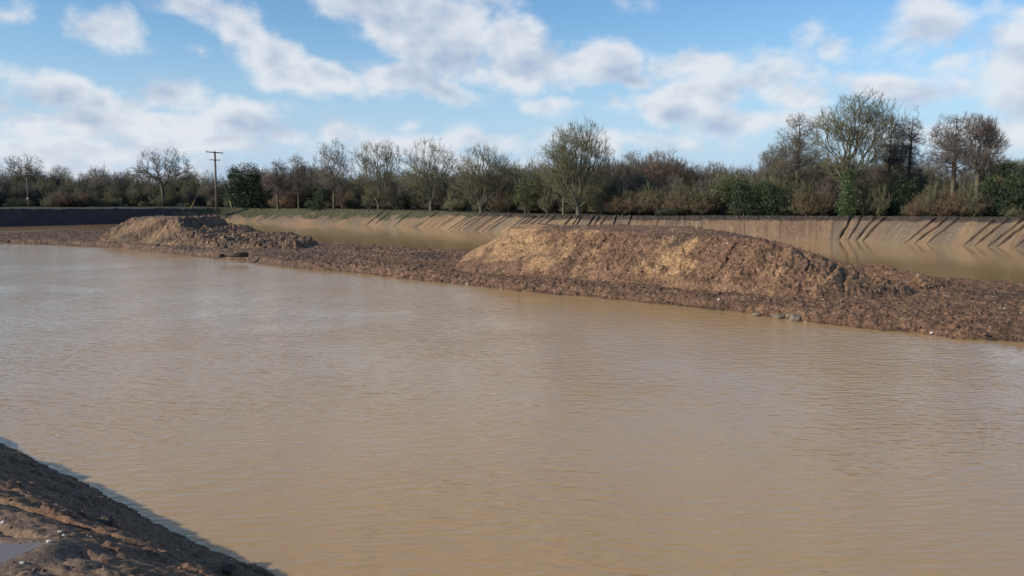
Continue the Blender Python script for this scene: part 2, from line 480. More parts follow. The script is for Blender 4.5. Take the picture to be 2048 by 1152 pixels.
WIDg = WID[None, :]
outl = np.clip(Vg, -.12, 1) * WIDg
slang = np.arctan2(ztop[None, :], WIDg)
X = sx_[None, :] + nx[None, :] * (outl - nrm * np.sin(slang))
Y = sy_[None, :] + ny[None, :] * (outl - nrm * np.sin(slang))
Z = zz + nrm * np.cos(slang) * np.clip(Vg * 4, 0, 1)
# soil colours: clay below, dark topsoil, thin turf; the left wall's shade painted in
clay = np.array([.190, .118, .073]); clay2 = np.array([.250, .162, .092]); grey = np.array([.150, .108, .078])
top_s = np.array([.060, .042, .032]); turf = np.array([.070, .066, .034])
pat = fbm(Sg / 7, Vg * 1.0, 77, 3)[..., None]
colr = clay + (clay2 - clay) * sstep(-.4, .5, pat) + (grey - clay) * sstep(.0, .6, tintp[None, :, None]) * .9 + (clay2 - clay) * sstep(.0, -.7, tintp[None, :, None]) * .5
streak = (.26 * fbm(Sg / .25, Vg * .8, 78, 3))[..., None]
colr = colr * (1 + streak)
slot_tone = sstep(-.02, -.12, prof)[..., None] * .75          # darker, redder colour inside the slots
colr = colr * (1 - slot_tone) + np.array([.13, .06, .035]) * slot_tone
tl_ = sstep(.80, .90, Vg + .09 * fbm(Sg / 1.1, Vg * 4, 80, 4) + .03)[..., None]
colr = colr * (1 - tl_) + (top_s * (1 + .3 * fbm(Sg / .4, Vg * 9, 81, 2)[..., None])) * tl_
tf = (TURF[None, :] * 1.0 - (1 - Vg) * .9 + .45 * fbm(Sg / 1.7, Vg * 2.5, 82, 4))
tf = sstep(.15, .45, tf)[..., None]
colr = colr * (1 - tf) + turf * tf
wall_shade = sstep(430, 330, PXc)[None, :, None]  # shade on the left wall, turned from the sun, painted into its colour
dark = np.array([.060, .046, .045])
colr = colr * (1 - wall_shade) + dark * wall_shade * (1 + .25 * fbm(Sg / .8, Vg * 3, 85, 3)[..., None])
bv = np.stack([X, Y, Z], -1).reshape(-1, 3)
o = obj('far_bank', mesh('far_bank', bv, grid_faces(NV, len(S)), M_bank, colr.reshape(-1, 3))); tag(o, kind='structure')

# the field: from the top edge outwards to the horizon
outs = np.array([0, .15, .35, .6, 1, 1.5, 2.2, 3, 4.2, 6, 9, 14, 22, 40, 80, 200, 420])
sub = np.arange(0, len(S), 5)
ex, ey, ez = X[-1][sub], Y[-1][sub], Z[-1][sub]
cx0, cy0 = 0.0, 20.0
rad = np.hypot(ex - cx0, ey - cy0)
dx, dy = (ex - cx0) / rad, (ey - cy0) / rad
FX = ex[None] + dx[None] * outs[:, None]; FY = ey[None] + dy[None] * outs[:, None]
zf = ztop[sub][None] * np.exp(-outs[:, None] / 60) + 2.45 * (1 - np.exp(-outs[:, None] / 60))
edge = np.exp(-outs[:, None] / 1.2)
FZ = ez[None] * np.exp(-outs[:, None] / .6) + (zf + .05 + .10 * fbm(FX / 2.2, FY / 2.2, 60, 3)) * (1 - np.exp(-outs[:, None] / .6))
fz_c = np.array([.060, .055, .030]) * (1 + .4 * fbm(FX / 3, FY / 3, 61, 4)[..., None])
brn = np.array([.075, .058, .042])
kk = sstep(-.2, .4, fbm(FX / 5, FY / 5, 62, 3) + .5 * edge - .3 * np.interp(PXc[sub], [400, 1000, 1400], [1, .4, -.5])[None])[..., None]
fc = fz_c * (1 - kk) + brn * kk
fv = np.stack([FX, FY, FZ], -1).reshape(-1, 3)
o = obj('ground', mesh('ground', fv, grid_faces(len(outs), len(sub)), M_field, fc.reshape(-1, 3))); tag(o, kind='structure')

# ------------------------------------------------------------------ the spit of turned clay
near_e = np.array([(-900, 470), (-300, 480), (0, 487), (120, 491), (250, 497), (370, 511), (490, 523), (590, 537), (700, 546), (800, 558), (900, 569), (1000, 578),
                   (1100, 590), (1180, 597), (1300, 610), (1400, 619), (1480, 629), (1600, 647), (1720, 660), (1800, 666), (1900, 677), (2048, 690),
                   (2300, 712), (2900, 770)])
far_e = np.array([(-900, 452), (-300, 462), (0, 466), (130, 462), (240, 458), (350, 457), (470, 464), (560, 472), (630, 483), (700, 487), (800, 492), (900, 499), (1000, 503),
                  (1200, 497), (1400, 503), (1600, 522), (1700, 538), (1800, 549), (1900, 556), (2048, 564), (2300, 575), (2900, 600)])
cols = np.linspace(-260, 2330, 1900)
ne = np.interp(cols, near_e[:, 0], near_e[:, 1]); fe = np.interp(cols, far_e[:, 0], far_e[:, 1])
nY = np.array([at(c, r)[1] for c, r in zip(cols, ne)])
fY = np.array([at(c, r, .42)[1] for c, r in zip(cols, fe)])
nr = 330
tt = (cols - 1024) / F / math.cos(PITCH)
vv = np.linspace(-.04, 1.06, nr)[:, None]
Yg = nY[None] * (fY / nY)[None] ** vv
Xg = tt[None] * Yg
# distance to either shore, corrected for the slant of the spit
dn = (Yg - nY[None]) * .72; df = (fY[None] - Yg) * .72
dn = dn + .30 * fbm(Xg / 1.1, Yg / 1.1, 1, 4) + .35 * fbm(Xg / 5, Yg / 5, 2, 2)
df = df + .35 * fbm(Xg / 1.2, Yg / 1.2, 3, 4) + .5 * fbm(Xg / 5, Yg / 5, 4, 2)


def spit_base(x, y):
    return .40 + .10 * fbm(x / 4, y / 4, 11, 3)


def spit_detail(x, y):
    # tracks and windrows run along the spit
    u = (x * .72 - y * .69); v = (x * .69 + y * .72)
    rid = .11 * fbm(u / 6, v / .42, 12, 4)
    fine = fbm(x / 2.5, y / 2.5, 13, 2) * .5 + .5
    return (rid + clods(x, y, 14, .62, .13, .35) * fine + clods(x, y, 15, .30, .085, .6) + clods(x, y, 16, .15, .05, .7)
            + .05 * fbm(x / .14, y / .14, 17, 3) + .09 * (.5 - np.abs(fbm(x / .4, y / .4, 18, 3))))


env = np.minimum(sstep(-.15, 1.25, dn), sstep(-.2, 1.2, df))
Zg = -.22 + env * (spit_base(Xg, Yg) + .22) + spit_detail(Xg, Yg) * sstep(-.1, .5, np.minimum(dn, df)) * (1.05)
red = np.array([.170, .094, .055]); drk = np.array([.102, .062, .042]); tan = np.array([.37, .215, .105]); pale = np.array([.25, .155, .095])


def mud_colour(x, y, sand=None, seed=0):
    p = fbm(x / 3.2, y / 3.2, 20 + seed, 4)[..., None]
    c = red + (drk - red) * sstep(0, .5, p)
    f1, f2, cid = worley(x / .30, y / .30, 15)
    c = c * (.72 + .6 * cid[..., None])
    q = sstep(.35, .7, fbm(x / 1.1, y / 1.1, 23 + seed, 4))[..., None]
    c = c * (1 - .5 * q) + pale * .5 * q
    if sand is not None:
        c = c * (1 - sand) + tan * sand * (.85 + .3 * cid[..., None])
    return c


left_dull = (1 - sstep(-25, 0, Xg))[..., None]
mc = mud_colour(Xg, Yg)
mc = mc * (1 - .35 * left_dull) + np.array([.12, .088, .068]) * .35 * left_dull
wet = (1 - sstep(.02, .13, Zg))[..., None] * .35
mc = mc * (1 - wet)
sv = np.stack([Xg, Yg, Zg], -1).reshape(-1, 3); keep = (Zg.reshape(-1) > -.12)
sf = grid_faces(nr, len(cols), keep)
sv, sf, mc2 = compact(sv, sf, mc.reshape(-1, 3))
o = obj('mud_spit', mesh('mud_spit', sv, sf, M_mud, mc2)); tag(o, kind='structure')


# ------------------------------------------------------------------ spoil heaps on the spit
def poly_sdf(x, y, P):
    P = np.asarray(P); d = np.full(x.shape, 1e9); ins = np.zeros(x.shape, bool)
    n = len(P)
    for i in range(n):
        a, b = P[i], P[(i + 1) % n]
        e = b - a; wx, wy = x - a[0], y - a[1]
        t = np.clip((wx * e[0] + wy * e[1]) / (e @ e), 0, 1)
        d = np.minimum(d, np.hypot(wx - t * e[0], wy - t * e[1]))
        c = ((a[1] > y) != (b[1] > y)) & (x < (b[0] - a[0]) * (y - a[1]) / (b[1] - a[1] + 1e-9) + a[0])
        ins ^= c
    return np.where(ins, d, -d)


HEAPV = []


def heap(name, colr_range, Yr, nc, nrr, hfun, cfun, label):
    cc = np.linspace(*colr_range, nc); t_ = (cc - 1024) / F / math.cos(PITCH)
    v_ = np.linspace(0, 1, nrr)[:, None]
    Yh = Yr[0] * (Yr[1] / Yr[0]) ** v_ * np.ones((1, nc)); Xh = t_[None] * Yh
    hm, det = hfun(Xh, Yh)
    Zh = spit_base(Xh, Yh) + hm + det
    keep = (hm > -.02).reshape(-1)
    c = cfun(Xh, Yh, hm)
    v3 = np.stack([Xh, Yh, Zh], -1).reshape(-1, 3)
    f = grid_faces(nrr, nc, keep)
    v3, f, c = compact(v3, f, c.reshape(-1, 3))
    HEAPV.append((v3, c))
    cen = np.array([v3[:, 0].mean(), v3[:, 1].mean(), .4])
    o = obj(name, mesh(name, v3 - cen, f, M_mud, c), loc=cen)
    tag(o, label, 'spoil heap')
    return o


def smin(a, b, k):
    h = np.clip(.5 + .5 * (b - a) / k, 0, 1)
    return b * (1 - h) + a * h - k * h * (1 - h)


P2 = [at(900, 541, .4), at(960, 549, .4), at(1060, 556, .4), at(1160, 562, .4), at(1260, 571, .4), at(1360, 581, .4), at(1450, 590, .4), at(1540, 598, .4), at(1640, 603, .4),
      at(1740, 602, .4), at(1830, 594, .4), at(1900, 578, .4), at(1890, 562, .4), (xat(1800, 50), 51), (xat(1640, 56), 57), (xat(1450, 61), 61), (xat(1300, 62), 62), (xat(1120, 64), 64), (xat(980, 61), 61),
      (xat(915, 57), 57)]
P2 = np.array([np.array(p) for p in P2])


def h_right(x, y):
    d = poly_sdf(x, y, P2)
    d = d + .25 * fbm(x / 2, y / 2, 101, 3)
    top = 2.60 + .12 * fbm(x / 2.5, y / 2.5, 102, 3)
    lim = top - np.clip(x - 10.5, 0, 20) * .05 - np.clip(x - 12, 0, 20) * .15 - np.clip(x - 15, 0, 9) * .20 - np.clip(x - 17.5, 0, 9) * .12
    sl = np.interp(x, [-4, 2, 6, 12, 17], [.58, .64, .72, .66, .45])
    h = smin(d * sl, np.maximum(lim, .0), .25)
    # a slumped terrace at the foot of the front
    h = h + .22 * sstep(.2, .5, d) * (1 - sstep(.9, 1.8, d)) * (fbm(x / 1.7, y / 1.7, 110, 3) * .9 + .6)
    # bucket scrapes running down the left flank
    u = x * .95 - y * .3
    fl = (1 - sstep(1, 5, x))
    w = x * .55 + y * .84
    scr = .17 * (1 - np.abs(fbm(w / .9, u / 9, 103, 2))) ** 2 * fl * sstep(.2, 1, d)
    q = x - 1.35 * np.minimum(h, 2.8)
    gl = fbm(q / 1.3, (x * .5 + h) / 4, 113, 2)
    runs = (-.17 * np.exp(-(gl / .07) ** 2) * (fbm(x / 2, y / 2, 114, 2) > -.1) + .30 * fbm(q / .75, (x * .5 + h) / 3.5, 107, 3)) * sstep(.3, 1.2, d) * (1 - fl * .5) * (1 - sstep(2.2, 2.5, h))
    amp = np.clip(.35 + .9 * (fbm(x / 1.8, y / 1.8, 104, 3) * .5 + .5), .2, 1.3) * (1 - .8 * fl * sstep(.2, .8, d))
    flat = 1 - .75 * sstep(2.3, 2.5, h)
    det = (clods(x, y, 105, .62, .13, .3) + clods(x, y, 106, .33, .11, .5) + clods(x, y, 108, .17, .085, .65) + .16 * (.5 - np.abs(fbm(x / .55, y / .55, 112, 4))) + .05 * fbm(x / .13, y / .13, 109, 3)) * amp * flat * sstep(0, .4, d)
    return h, det + scr + runs


def c_right(x, y, h):
    n = fbm((x - 1.35 * h) / 1.1, (x * .5 + h) / 2.6, 120, 4) * .75 + .45 * fbm(x / .8, y / .8, 124, 3)
    fl = 1 - sstep(-1, 4.5, x)
    band = np.exp(-((h - 1.7) / .9) ** 2) * (1 - sstep(8, 11, x))
    seam = np.exp(-((h - .95) / .30) ** 2) * sstep(8, 10, x) * 1.2
    s = sstep(.12, .5, n * 1.15 + .85 * fl * sstep(.3, .9, h) + .30 * band + .42 * seam - .22)
    s = s * (.9 + .2 * fbm(x / .3, y / .3, 122, 2))
    return mud_colour(x, y, np.clip(s, 0, 1)[..., None] * .8 * (1 - .5 * sstep(10, 14, x))[..., None], 5) * np.array([1.13, 1.14, 1.11])


heap('spoil_heap', (870, 1990), (35, 67), 1120, 520, h_right, c_right,
     'large flat-topped heap of orange-brown clay with a sandy left flank')

P1 = [at(190, 483, .4), at(260, 487, .4), at(350, 493, .4), at(430, 496, .4), at(500, 497, .4), at(545, 495, .4), (xat(560, 78), 84),
      (xat(520, 92), 92), (xat(420, 95), 95), (xat(300, 95), 95), (xat(215, 90), 90)]
P1 = np.array([np.array(p) for p in P1])
P1b = np.array([at(400, 498, .4), at(520, 500, .4), at(600, 499, .4), at(640, 493, .4), (xat(610, 81), 81), (xat(520, 84), 84), (xat(420, 82), 82)])


def h_left(x, y):
    d = poly_sdf(x, y, P1) + .3 * fbm(x / 2, y / 2, 131, 3)
    top = 2.30 + .10 * fbm(x / 2.5, y / 2.5, 132, 3)
    lim = top - np.clip(x + 34, 0, 20) * .27
    h1 = smin(d * .60, np.maximum(lim, .1), .3)
    d2 = poly_sdf(x, y, P1b) + .35 * fbm(x / 1.5, y / 1.5, 133, 3)
    h2_ = smin(d2 * .55, .60 + .25 * fbm(x / 2, y / 2, 134, 2), .2)
    h = np.maximum(h1, h2_)
    w = x * .70 + y * .71
    fl = 1 - sstep(-36, -31, x)
    q = x - 1.5 * np.minimum(h, 2.5)
    scr = .55 * fbm(q / .95, (x * .5 + h) / 7, 135, 2) * (1 - sstep(-33, -28, x)) * sstep(.2, .9, d) * (1 - sstep(1.95, 2.2, h))
    amp = 1 - .6 * fl
    flat = 1 - .7 * sstep(2.0, 2.2, h)
    dd = np.maximum(d, d2)
    det = (clods(x, y, 136, .8, .24, .4) + clods(x, y, 137, .42, .20, .55) + clods(x, y, 138, .22, .12, .65) + .2 * (.5 - np.abs(fbm(x / .6, y / .6, 142, 4)))) * amp * flat * sstep(0, .4, dd)
    return h, det + scr


def c_left(x, y, h):
    n = fbm((x - 1.5 * h) / 1.0, (x * .5 + h) / 4, 140, 4) * .8 + .3 * fbm(x, y, 141, 3)
    fl = 1 - sstep(-37, -30, x)
    s = sstep(.10, .45, n * .9 + .35 * fl * sstep(.3, .8, h) - .05)
    c = mud_colour(x, y, (s * .6)[..., None], 9)
    return c * .72 + np.array([.17, .125, .085]) * .28


heap('spoil_heap', (130, 690), (66, 104), 760, 420, h_left, c_left,
     'smaller grey-brown heap of lumpy clay with scraped left side, far left on the spit')

# ------------------------------------------------------------------ loose clods lying on the spit and the heaps
def crumbs(name, P, colour, size, seed, mat, flat=.75):
    r = np.random.default_rng(seed); n = len(P)
    ph = (1 + 5 ** .5) / 2
    ico = norm_(np.array([(-1, ph, 0), (1, ph, 0), (-1, -ph, 0), (1, -ph, 0), (0, -1, ph), (0, 1, ph), (0, -1, -ph), (0, 1, -ph), (ph, 0, -1), (ph, 0, 1), (-ph, 0, -1), (-ph, 0, 1)], float))
    fi = np.array([(0, 11, 5), (0, 5, 1), (0, 1, 7), (0, 7, 10), (0, 10, 11), (1, 5, 9), (5, 11, 4), (11, 10, 2), (10, 7, 6), (7, 1, 8), (3, 9, 4), (3, 4, 2), (3, 2, 6), (3, 6, 8), (3, 8, 9), (4, 9, 5), (2, 4, 11), (6, 2, 10), (8, 6, 7), (9, 8, 1)])
    q = norm_(r.normal(size=(n, 4))); w, x, y, z_ = q.T
    Rm = np.stack([1 - 2 * (y * y + z_ * z_), 2 * (x * y - z_ * w), 2 * (x * z_ + y * w), 2 * (x * y + z_ * w), 1 - 2 * (x * x + z_ * z_), 2 * (y * z_ - x * w),
                   2 * (x * z_ - y * w), 2 * (y * z_ + x * w), 1 - 2 * (x * x + y * y)], 1).reshape(n, 3, 3)
    ax = size[:, None] * r.uniform(.55, 1.35, (n, 3))
    loc = ico[None] * r.uniform(.72, 1.2, (n, 12, 1)) * ax[:, None, :]
    v = np.einsum('nij,nkj->nki', Rm, loc); v[:, :, 2] *= flat
    v = v + P[:, None, :] + np.array([0, 0, .25]) * size[:, None, None]
    f_ = (np.arange(n) * 12)[:, None, None] + fi[None]
    c = np.repeat(colour * r.uniform(.7, 1.35, (n, 1)), 12, 0)
    me = mesh(name, v.reshape(-1, 3), f_.reshape(-1, 3), mat, c, smooth=False)
    return obj(name, me)


def norm_(v): return v / (np.linalg.norm(v, axis=-1, keepdims=True) + 1e-9)


rc = np.random.default_rng(77)
Pl, Cl, Sl = [], [], []
for (vv_, cc_, n_, s0, s1) in [(sv, mc2, 16000, .018, .075)] + [(a_, b_, 9000, .02, .09) for a_, b_ in HEAPV]:
    vis = vv_[:, 2] > .06
    idx = rc.choice(np.where(vis)[0], n_)
    p_ = vv_[idx]; dn_ = fbm(p_[:, 0] / 2.2, p_[:, 1] / 2.2, 300, 4)
    k_ = dn_ + rc.uniform(-.5, .5, n_) - 3.5 * np.clip(cc_[idx, 0] - .20, 0, 1) > -.15; idx = idx[k_]
    Pl.append(vv_[idx] + rc.normal(size=(len(idx), 3)) * (.03, .05, 0)); Cl.append(cc_[idx])
    Sl.append(s0 + (s1 - s0) * rc.random(len(idx)) ** 3.2)
o = crumbs('loose_clods', np.concatenate(Pl), np.concatenate(Cl), np.concatenate(Sl), 78, M_clod); tag(o, kind='stuff')

# ------------------------------------------------------------------ near bank, lower left
A = np.array(at(0, 885)); B = np.array(at(545, 1152))
e = (B - A) / np.linalg.norm(B - A); nn = np.array([-e[1], e[0]])
if nn @ (-A) < 0: nn = -nn           # points inland, towards the camera
sp = np.concatenate([np.linspace(-90, -4, 60)[:-1], np.linspace(-4, 13, 680), np.linspace(13, 60, 40)[1:]])
tp = np.concatenate([np.linspace(-.5, 7.0, 330), np.linspace(7, 70, 50)[1:]])
SS, TT = np.meshgrid(sp, tp)
shore_px = np.array([at(*p) for p in ((0, 885), (60, 915), (130, 950), (200, 984), (300, 1040), (400, 1090), (470, 1118), (545, 1152))])
ss_ = (shore_px - A) @ e; so_ = (shore_px - A) @ nn
shift = np.interp(SS, ss_, so_)
t0 = TT - .06 * fbm(SS / .5, TT * 0, 201, 4) - .05 * fbm(SS / .12, TT / .3, 207, 2)
z = np.interp(t0, [-.5, 0, .8, 1.8, 2.65, 3.2, 5, 8, 20], [-.3, .0, .40, .98, 1.38, 1.48, 1.63, 1.9, 2.9])
# ridges left by tracks and buckets, running slantwise down the slope
w = SS * .26 + TT * .97
rd = fbm(SS / 3.2, w / .42, 202, 3)
z = z - .16 * np.exp(-(fbm(SS / 5, w / .8, 209, 2) / .055) ** 2) * sstep(.7, 1.3, t0) * (1 - sstep(2.8, 3.6, t0))
z = z + .15 * np.abs(rd) * sstep(.1, .6, t0) * (1 - .6 * sstep(2.1, 2.8, t0)) - .03 * sstep(.1, .6, t0)
ledge = fbm(SS / 4, w / .9, 203, 2)
z = z + .16 * sstep(-.05, .08, ledge) * sstep(.6, 1.2, t0) - .08 * sstep(.6, 1.2, t0)
z = z + (clods(SS, TT, 204, .16, .035, .4) + clods(SS, TT, 205, .07, .018, .6) + clods(SS, TT, 208, .42, .08, .16)) * sstep(-.02, .15, t0) + .012 * fbm(SS / .06, TT / .06, 206, 3)
XX = A[0] + e[0] * SS + nn[0] * (TT + shift); YY = A[1] + e[1] * SS + nn[1] * (TT + shift)
PUD = np.array([at(-90, 1075, 1.6), at(-20, 1087, 1.6), at(40, 1086, 1.6), at(92, 1084, 1.6), at(64, 1098, 1.6), at(22, 1116, 1.6), at(-40, 1146, 1.6), at(-90, 1150, 1.6)])
pd = poly_sdf(XX, YY, PUD) + .03 * fbm(XX / .2, YY / .2, 220, 3)
z = np.where(pd > -.5, np.maximum(z, z + (1.612 + .5 * (z - 1.6).clip(0, 1) - z) * sstep(-.5, -.06, pd)), z)
m_ = sstep(-.06, .08, pd); z = z * (1 - m_) + 1.55 * m_
nb = np.array([.185, .105, .060]); nb2 = np.array([.20, .128, .082]); nb3 = np.array([.20, .10, .07])
pp = fbm(SS / 1.2, TT / .7, 210, 4)[..., None]
cn = nb + (nb2 - nb) * sstep(2.3, 3.0, t0 + .3 * pp[..., 0])[..., None]
cn = cn + (nb3 - cn) * (sstep(.2, .5, pp) * sstep(3.4, 4.2, t0)[..., None]) * .6
f1, f2, cid = worley(SS / .07, TT / .07, 205)
cn = cn * (.8 + .4 * cid[..., None]) * (1 - .4 * (1 - sstep(.0, .12, z))[..., None])
nv = np.stack([XX, YY, z], -1).reshape(-1, 3)
f = grid_faces(len(tp), len(sp))[:, ::-1]
M_pud, n_, l_, b_ = nmat('silty_puddle'); b_.inputs['Base Color'].default_value = (.16, .115, .085, 1); b_.inputs['Roughness'].default_value = .22
_t = n_.new('ShaderNodeTexCoord'); _n = noise(n_, l_, _t.outputs['Object'], 5, 4); _b = n_.new('ShaderNodeBump'); _b.inputs['Distance'].default_value = .01
l_.new(_n.outputs['Fac'], _b.inputs['Height']); l_.new(_b.outputs[0], b_.inputs['Normal'])
pc = PUD.mean(0); pv = np.array([(*(pc + (q - pc) * 1.06), 1.598) for q in PUD])
o = obj('puddle', mesh('puddle', pv, np.array([list(range(len(pv)))[::-1]]), M_pud)); tag(o, kind='structure')
o = obj('near_bank', mesh('near_bank', nv, f, M_near, cn.reshape(-1, 3))); tag(o, kind='structure')
ok = np.where(((SS > -4) & (SS < 13) & (TT < 6.5) & (TT > .02) & (z > .02) & (pd < .0)).ravel())[0]
ok = rc.choice(ok, 9000); ok = ok[fbm(nv[ok, 0] / .9, nv[ok, 1] / .9, 301, 4) + rc.uniform(-.5, .5, len(ok)) > -.1]
o = crumbs('soil_crumbs', nv[ok] + rc.normal(size=(len(ok), 3)) * (.01, .01, 0), cn.reshape(-1, 3)[ok], .004 + .024 * rc.random(len(ok)) ** 3.5, 79, M_near); tag(o, kind='stuff')


def near_ground(px, py):
    """where the sight line through a pixel first meets the near bank"""
    r = ray(px, py)
    gx, gy, gz = XX.ravel(), YY.ravel(), z.ravel()
    m = (SS.ravel() > -4) & (SS.ravel() < 13) & (TT.ravel() < 7) & (TT.ravel() > -.1)
    P = np.stack([gx[m], gy[m], gz[m] - H], 1); rr = np.array(r); rr = rr / np.linalg.norm(rr)
    dd = np.linalg.norm(P - (P @ rr)[:, None] * rr, axis=1)
    i = np.argmin(dd); return (P[i][0], P[i][1], P[i][2] + H)


# ------------------------------------------------------------------ bare trees
def skeleton(r, pts, trunk, bf=.35, k=.5):
    """balanced spanning tree grown out from the trunk to points in the crown"""
    n0 = len(trunk); N = n0 + len(pts)
    pos = np.zeros((N, 3)); pos[:n0] = trunk
    par = np.full(N, -1); par[1:n0] = np.arange(n0 - 1)
    pl = np.zeros(N); dr = np.zeros((N, 3)); dr[0] = (0, 0, 1)
    for i in range(1, n0):
        d = pos[i] - pos[i - 1]; L = np.linalg.norm(d); pl[i] = pl[i - 1] + L; dr[i] = d / L
    key = np.min(np.linalg.norm(pts[:, None, :] - trunk[None, max(0, n0 - 12):, :], axis=2), 1) if len(pts) < 9000 else np.linalg.norm(pts - trunk[-1], axis=1)
    pts = pts[np.argsort(key)]
    st = max(1, int(n0 * .35))
    for j, p in enumerate(pts):
        n = n0 + j
        d = p - pos[st:n]; L = np.sqrt(np.einsum('ij,ij->i', d, d)) + 1e-6
        c = np.einsum('ij,ij->i', d, dr[st:n]) / L
        cost = L * (1 + k * (1 - c)) + bf * pl[st:n] + .25 * np.clip(-d[:, 2], 0, 9)
        i = int(np.argmin(cost)) + st
        pos[n] = p; par[n] = i; pl[n] = pl[i] + L[i - st]
        dd = d[i - st] / L[i - st]
        dr[n] = dd
    return pos, par, dr


def radii(pos, par, tip=.011, ex=2.15):
    a = np.zeros(len(pos)); kids = np.zeros(len(pos), int)
    for i in range(len(pos) - 1, 0, -1):
        if kids[i] == 0: a[i] = tip ** ex
        a[par[i]] += a[i]; kids[par[i]] += 1
    return a ** (1 / ex), kids


def frame(d):
    h = np.where(np.abs(d[:, 2:3]) < .9, np.array([[0, 0, 1.]]), np.array([[1., 0, 0]]))
    u = np.cross(d, h); u /= np.linalg.norm(u, axis=1)[:, None] + 1e-9
    return u, np.cross(d, u)


def tubes(a, b, ra, rb, n):
    d = b - a; d = d / (np.linalg.norm(d, axis=1)[:, None] + 1e-9)
    u, v = frame(d); an = np.arange(n) * 2 * math.pi / n
    ring = u[:, None] * np.cos(an)[None, :, None] + v[:, None] * np.sin(an)[None, :, None]
    va = a[:, None] + ring * ra[:, None, None]; vb = b[:, None] + ring * rb[:, None, None]
    V_ = np.concatenate([va, vb], 1).reshape(-1, 3)
    base = (np.arange(len(a)) * 2 * n)[:, None, None]; i = np.arange(n)
    q = np.stack([i, (i + 1) % n, (i + 1) % n + n, i + n], -1)[None]
    return V_, (base + q).reshape(-1, 4)


def spikes(a, b, ra):
    d = b - a; d = d / (np.linalg.norm(d, axis=1)[:, None] + 1e-9)
    u, v = frame(d); an = np.arange(3) * 2 * math.pi / 3
    ring = u[:, None] * np.cos(an)[None, :, None] + v[:, None] * np.sin(an)[None, :, None]
    va = a[:, None] + ring * ra[:, None, None]
    V_ = np.concatenate([va, b[:, None]], 1).reshape(-1, 3)
    base = (np.arange(len(a)) * 4)[:, None, None]
    q = np.array([[0, 1, 3], [1, 2, 3], [2, 0, 3]])[None]
    return V_, (base + q).reshape(-1, 3)


def norm(v): return v / (np.linalg.norm(v, axis=-1, keepdims=True) + 1e-9)


def bare_meshes(seed, ell, trunk, npts, twigs=4, tw_len=.6, tip=.011, bf=.35, k=.5, up=.35, twr=.011, sub=2, shell=2.2, thick=.06, mats=None, twmax=.05, jitter=0.35, gap=-9):
    """ell: list of (cx,cy,cz,rx,ry,rz,weight); returns trunk mesh and crown mesh"""
    r = np.random.default_rng(seed)
    wts = np.array([q[6] for q in ell]); wts = wts / wts.sum(); P = []
    for q, wq in zip(ell, wts):
        m = int(npts * wq)
        v = norm(r.normal(size=(m, 3))) * (r.random((m, 1)) ** (1 / shell))
        v *= 1 + .13 * np.sin(v[:, :1] * 7 + q[0]) * np.cos(v[:, 1:2] * 6 + 1)
        P.append(v * np.array(q[3:6]) + np.array(q[:3]))
    P = np.concatenate(P); P = P[P[:, 2] > .25]
    ph = r.uniform(0, 6.28, 6); g_ = sum(np.sin(P[:, i_ % 3] * f_ + P[:, (i_ + 1) % 3] * f_ * .6 + ph[i_]) for i_, f_ in enumerate((1.9, 2.3, 1.6, 3.1, 2.7, 3.6)))
    P = P[g_ > gap]
    pos, par, dr = skeleton(r, P, trunk, bf, k)
    rad_, kids = radii(pos, par, tip)
    n0 = len(trunk)
    # a little waviness
    pos[n0:] += r.normal(size=(len(pos) - n0, 3)) * .05 * jitter
    i = np.arange(1, len(pos)); a, b = pos[par[i]], pos[i]
    ra = np.minimum(rad_[par[i]], rad_[i] * 1.25); rb = rad_[i]
    inn = i < n0
    ra[inn] = rad_[par[i]][inn]
    big = rb > thick
    tv, tf = tubes(a[big], b[big], ra[big], rb[big], 7)
    tm = mesh('trunk', tv, tf, mats[0])
    cv, cf = tubes(a[~big], b[~big], ra[~big], rb[~big], 3)
    # twigs
    src = np.where((rad_ < twmax) & (np.arange(len(pos)) >= n0))[0]
    src = np.repeat(src, twigs)
    t = r.random((len(src), 1))
    st = pos[src] * (1 - t) + pos[par[src]] * t
    out = dr[src] * .8 + r.normal(size=(len(src), 3)) * .62 + np.array([0, 0, up])
    L = tw_len * r.uniform(.4, 1.2, (len(src), 1))
    en = st + norm(out) * L
    sv_, sf_ = spikes(st, en, np.full(len(st), twr))
    V_ = [cv, sv_]; Fq = [cf]; Ft = [sf_ + len(cv)]; off_ = len(cv) + len(sv_)
    if sub:
        s2 = np.repeat(np.arange(len(st)), sub); t = r.uniform(.3, .9, (len(s2), 1))
        p = st[s2] * (1 - t) + en[s2] * t
        o2 = norm(out[s2]) * .9 + r.normal(size=(len(s2), 3)) * .55 + np.array([0, 0, up * .6])
        p2 = p + norm(o2) * tw_len * .55 * r.uniform(.4, 1.2, (len(s2), 1))
        v2, f2_ = spikes(p, p2, np.full(len(p), twr * .75))
        V_.append(v2); Ft.append(f2_ + off_)
    cm = mesh('crown', np.concatenate(V_), [np.concatenate(Fq), np.concatenate(Ft)], mats[1], smooth=False)
    return tm, cm


